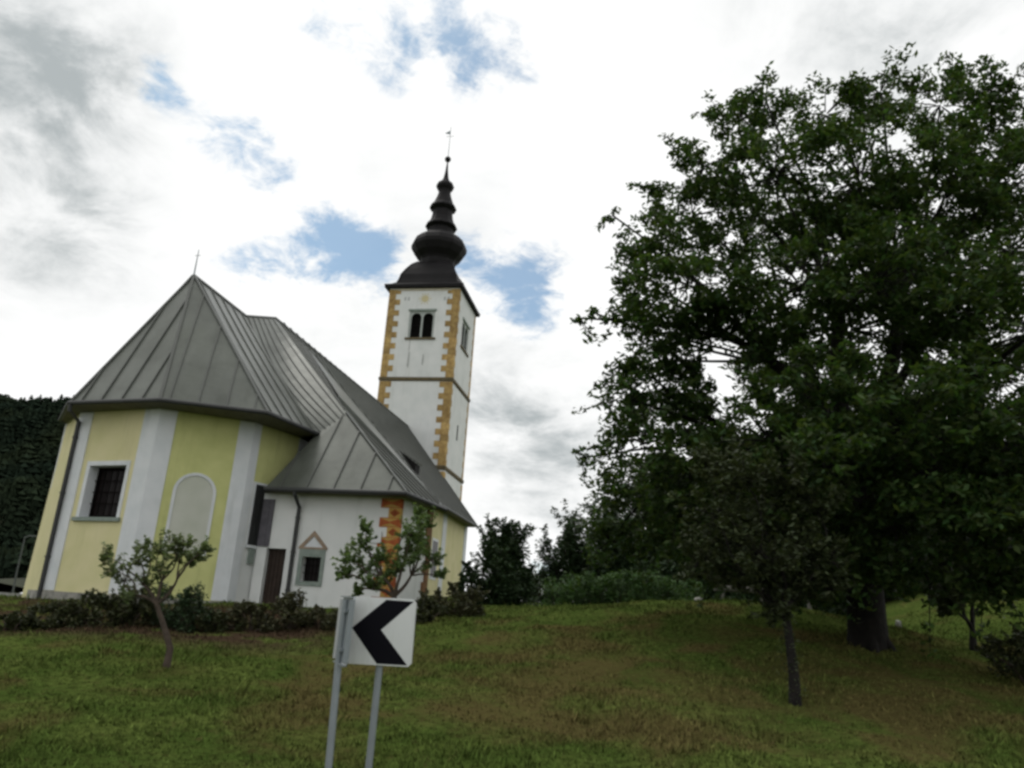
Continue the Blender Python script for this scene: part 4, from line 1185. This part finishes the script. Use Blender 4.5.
# low hedge
hb = gp(622, 590, 31); hr = empty('low_hedge', hb); tag(hr, 'low clipped looking green hedge along the crest of the lawn', 'hedge')
ce, ra, co = [], [], []
for k in range(120):
    x = RNG.uniform(-2.9, 2.9); y = RNG.uniform(-.7, .7); z = RNG.uniform(.05, 1.25) * (1 - .12 * abs(x) / 2.9)
    gx = gz(hb.x + x, hb.y + y) - hb.z
    ce.append((x, y, z + gx)); ra.append(RNG.uniform(.25, .42)); co.append(120)
V, Fc = leaf_quads(clump_points(ce, ra, co), .12, .45, 0); np_mesh('foliage', V, Fc, M['hedge'], hr)
mb = MB()
for k in range(24):
    x = -2.7 + k * .235; g = gz(hb.x + x, hb.y) - hb.z; mb.tube([Vector((x, 0, g - .1)), Vector((x + .1, .1, g + .3)), Vector((x, 0, g + .6))], [.02, .015, .006], 4, cap=False)
mb.build('stem', M['bark2'], hr)

# ------------------------------------------------------------------ small things in the background
p = at(700, 592, 29)
mb = MB()
for k, (px, py, L1, rot) in enumerate(((742, 590, 2.0, .1),)):
    p = at(px, py, 29); g = gz(p.x, 29)
    mb.tube([Vector((-L1 / 2, 0, .0)), Vector((0, .05, .03)), Vector((L1 / 2, 0, .0))], [.10, .11, .09], 9)
    for x in (-.7, .7): mb.tube([Vector((x, 0, g - p.z - .1)), Vector((x, 0, -.02))], .06, 7)
    o = mb.build('log_bench', M['pale_wood']); o.location = p
    tag(o, 'pale log rail on two stumps under the huge dark tree', 'bench')
for px, py, s, lab in ((699, 599, .16, 'small pale stone lying left of the log rail'), (733, 601, .13, 'small pale stone lying in front of the log rail')):
    p = gp(px, py, 27.5); mb = MB()
    mb.lathe([(s * .3, -.06), (s * 1.0, .0), (s * 1.1, s * .4), (s * .8, s * .8), (s * .25, s * .95)], (0, 0, 0), 9)
    o = mb.build('stone', M['stone'], None, True); o.location = p; o.rotation_euler = (0, .1, random.uniform(0, 3)); tag(o, lab, 'stone')
p = gp(811, 600, 30); mb = MB()
mb.tube([Vector((0, 0, -.2)), Vector((.02, 0, .8)), Vector((.0, 0, 1.3))], [.16, .15, .14], 8); mb.lathe([(.16, 1.3), (.17, 1.34), (.10, 1.4)], (0, 0, 0), 8)
o = mb.build('wooden_post', M['pale_wood']); o.location = p; tag(o, 'pale wooden post left of the thick dark trunk', 'post')
p = gp(898, 614, 24.5); mb = MB()
mb.box((-.06, -.06, -.1), (.06, .06, .22)); mb.prism([(-.06, -.06, .222), (.06, -.06, .222), (.05, .05, .26), (-.05, .05, .26)], (0, 0, .02))
o = mb.build('marker_stone', M['concrete']); o.location = p; o.rotation_euler = (0, -.12, .4); tag(o, 'small white boundary marker beside the thick trunk', 'marker')

# stone wall and street lamp at the far left
p = at(2, 600, 31); wy = 31.0
mb = MB(); x0, x1 = p.x - 6, at(27, 600, wy).x
zb = gz(p.x, wy); zt = at(5, 592.5, wy).z
mb.box((x0 - p.x, -.2, zb - p.z - .5), (x1 - p.x, .2, zt - p.z - .42)); mb.box((x0 - p.x - .05, -.26, zt - p.z - .418), (x1 - p.x + .05, .26, zt - p.z))
for k in range(40):
    x = RNG.uniform(x0 - p.x, x1 - p.x - .3); z = zb - p.z + RNG.uniform(0, 1) * max(.05, zt - zb - .65); s = RNG.uniform(.15, .3)
    mb.box((x, -.225 - .02 * RNG.uniform(), z), (x + s, -.1, z + s * .6), 0)
wl = mb.build('stone_wall', [M['stone'], M['concrete']]); wl.location = p
for pl in list(wl.data.polygons)[6:12]: pl.material_index = 1
tag(wl, 'low stone wall with a pale coping at the far left beside the church', 'wall')
p = at(12, 600, 42); p.z = gz(p.x, 42); top = at(21.5, 536, 42) - p
lp = empty('street_lamp', p); tag(lp, 'thin grey street lamp at the far left before the wooded hill', 'street lamp')
mb = MB(); mb.tube([Vector((0, 0, -.2)), Vector((top.x * .3, 0, top.z * .5)), Vector((top.x * .35, 0, top.z))], [.06, .045, .035], 8)
mb.tube([Vector((top.x * .35, 0, top.z - .05)), Vector((top.x * .35 + .3, 0, top.z + .03)), Vector((top.x * .35 + .45, 0, top.z + .03))], .03, 6); mb.build('pole', M['lamp_steel'], lp)
mb = MB(); mb.prism([(top.x * .35 + .2, -.09, top.z + .0), (top.x * .35 + .62, -.07, top.z), (top.x * .35 + .62, .07, top.z), (top.x * .35 + .2, .09, top.z)], (0, 0, .08)); mb.build('lamp_head', M['lamp_steel'], lp)
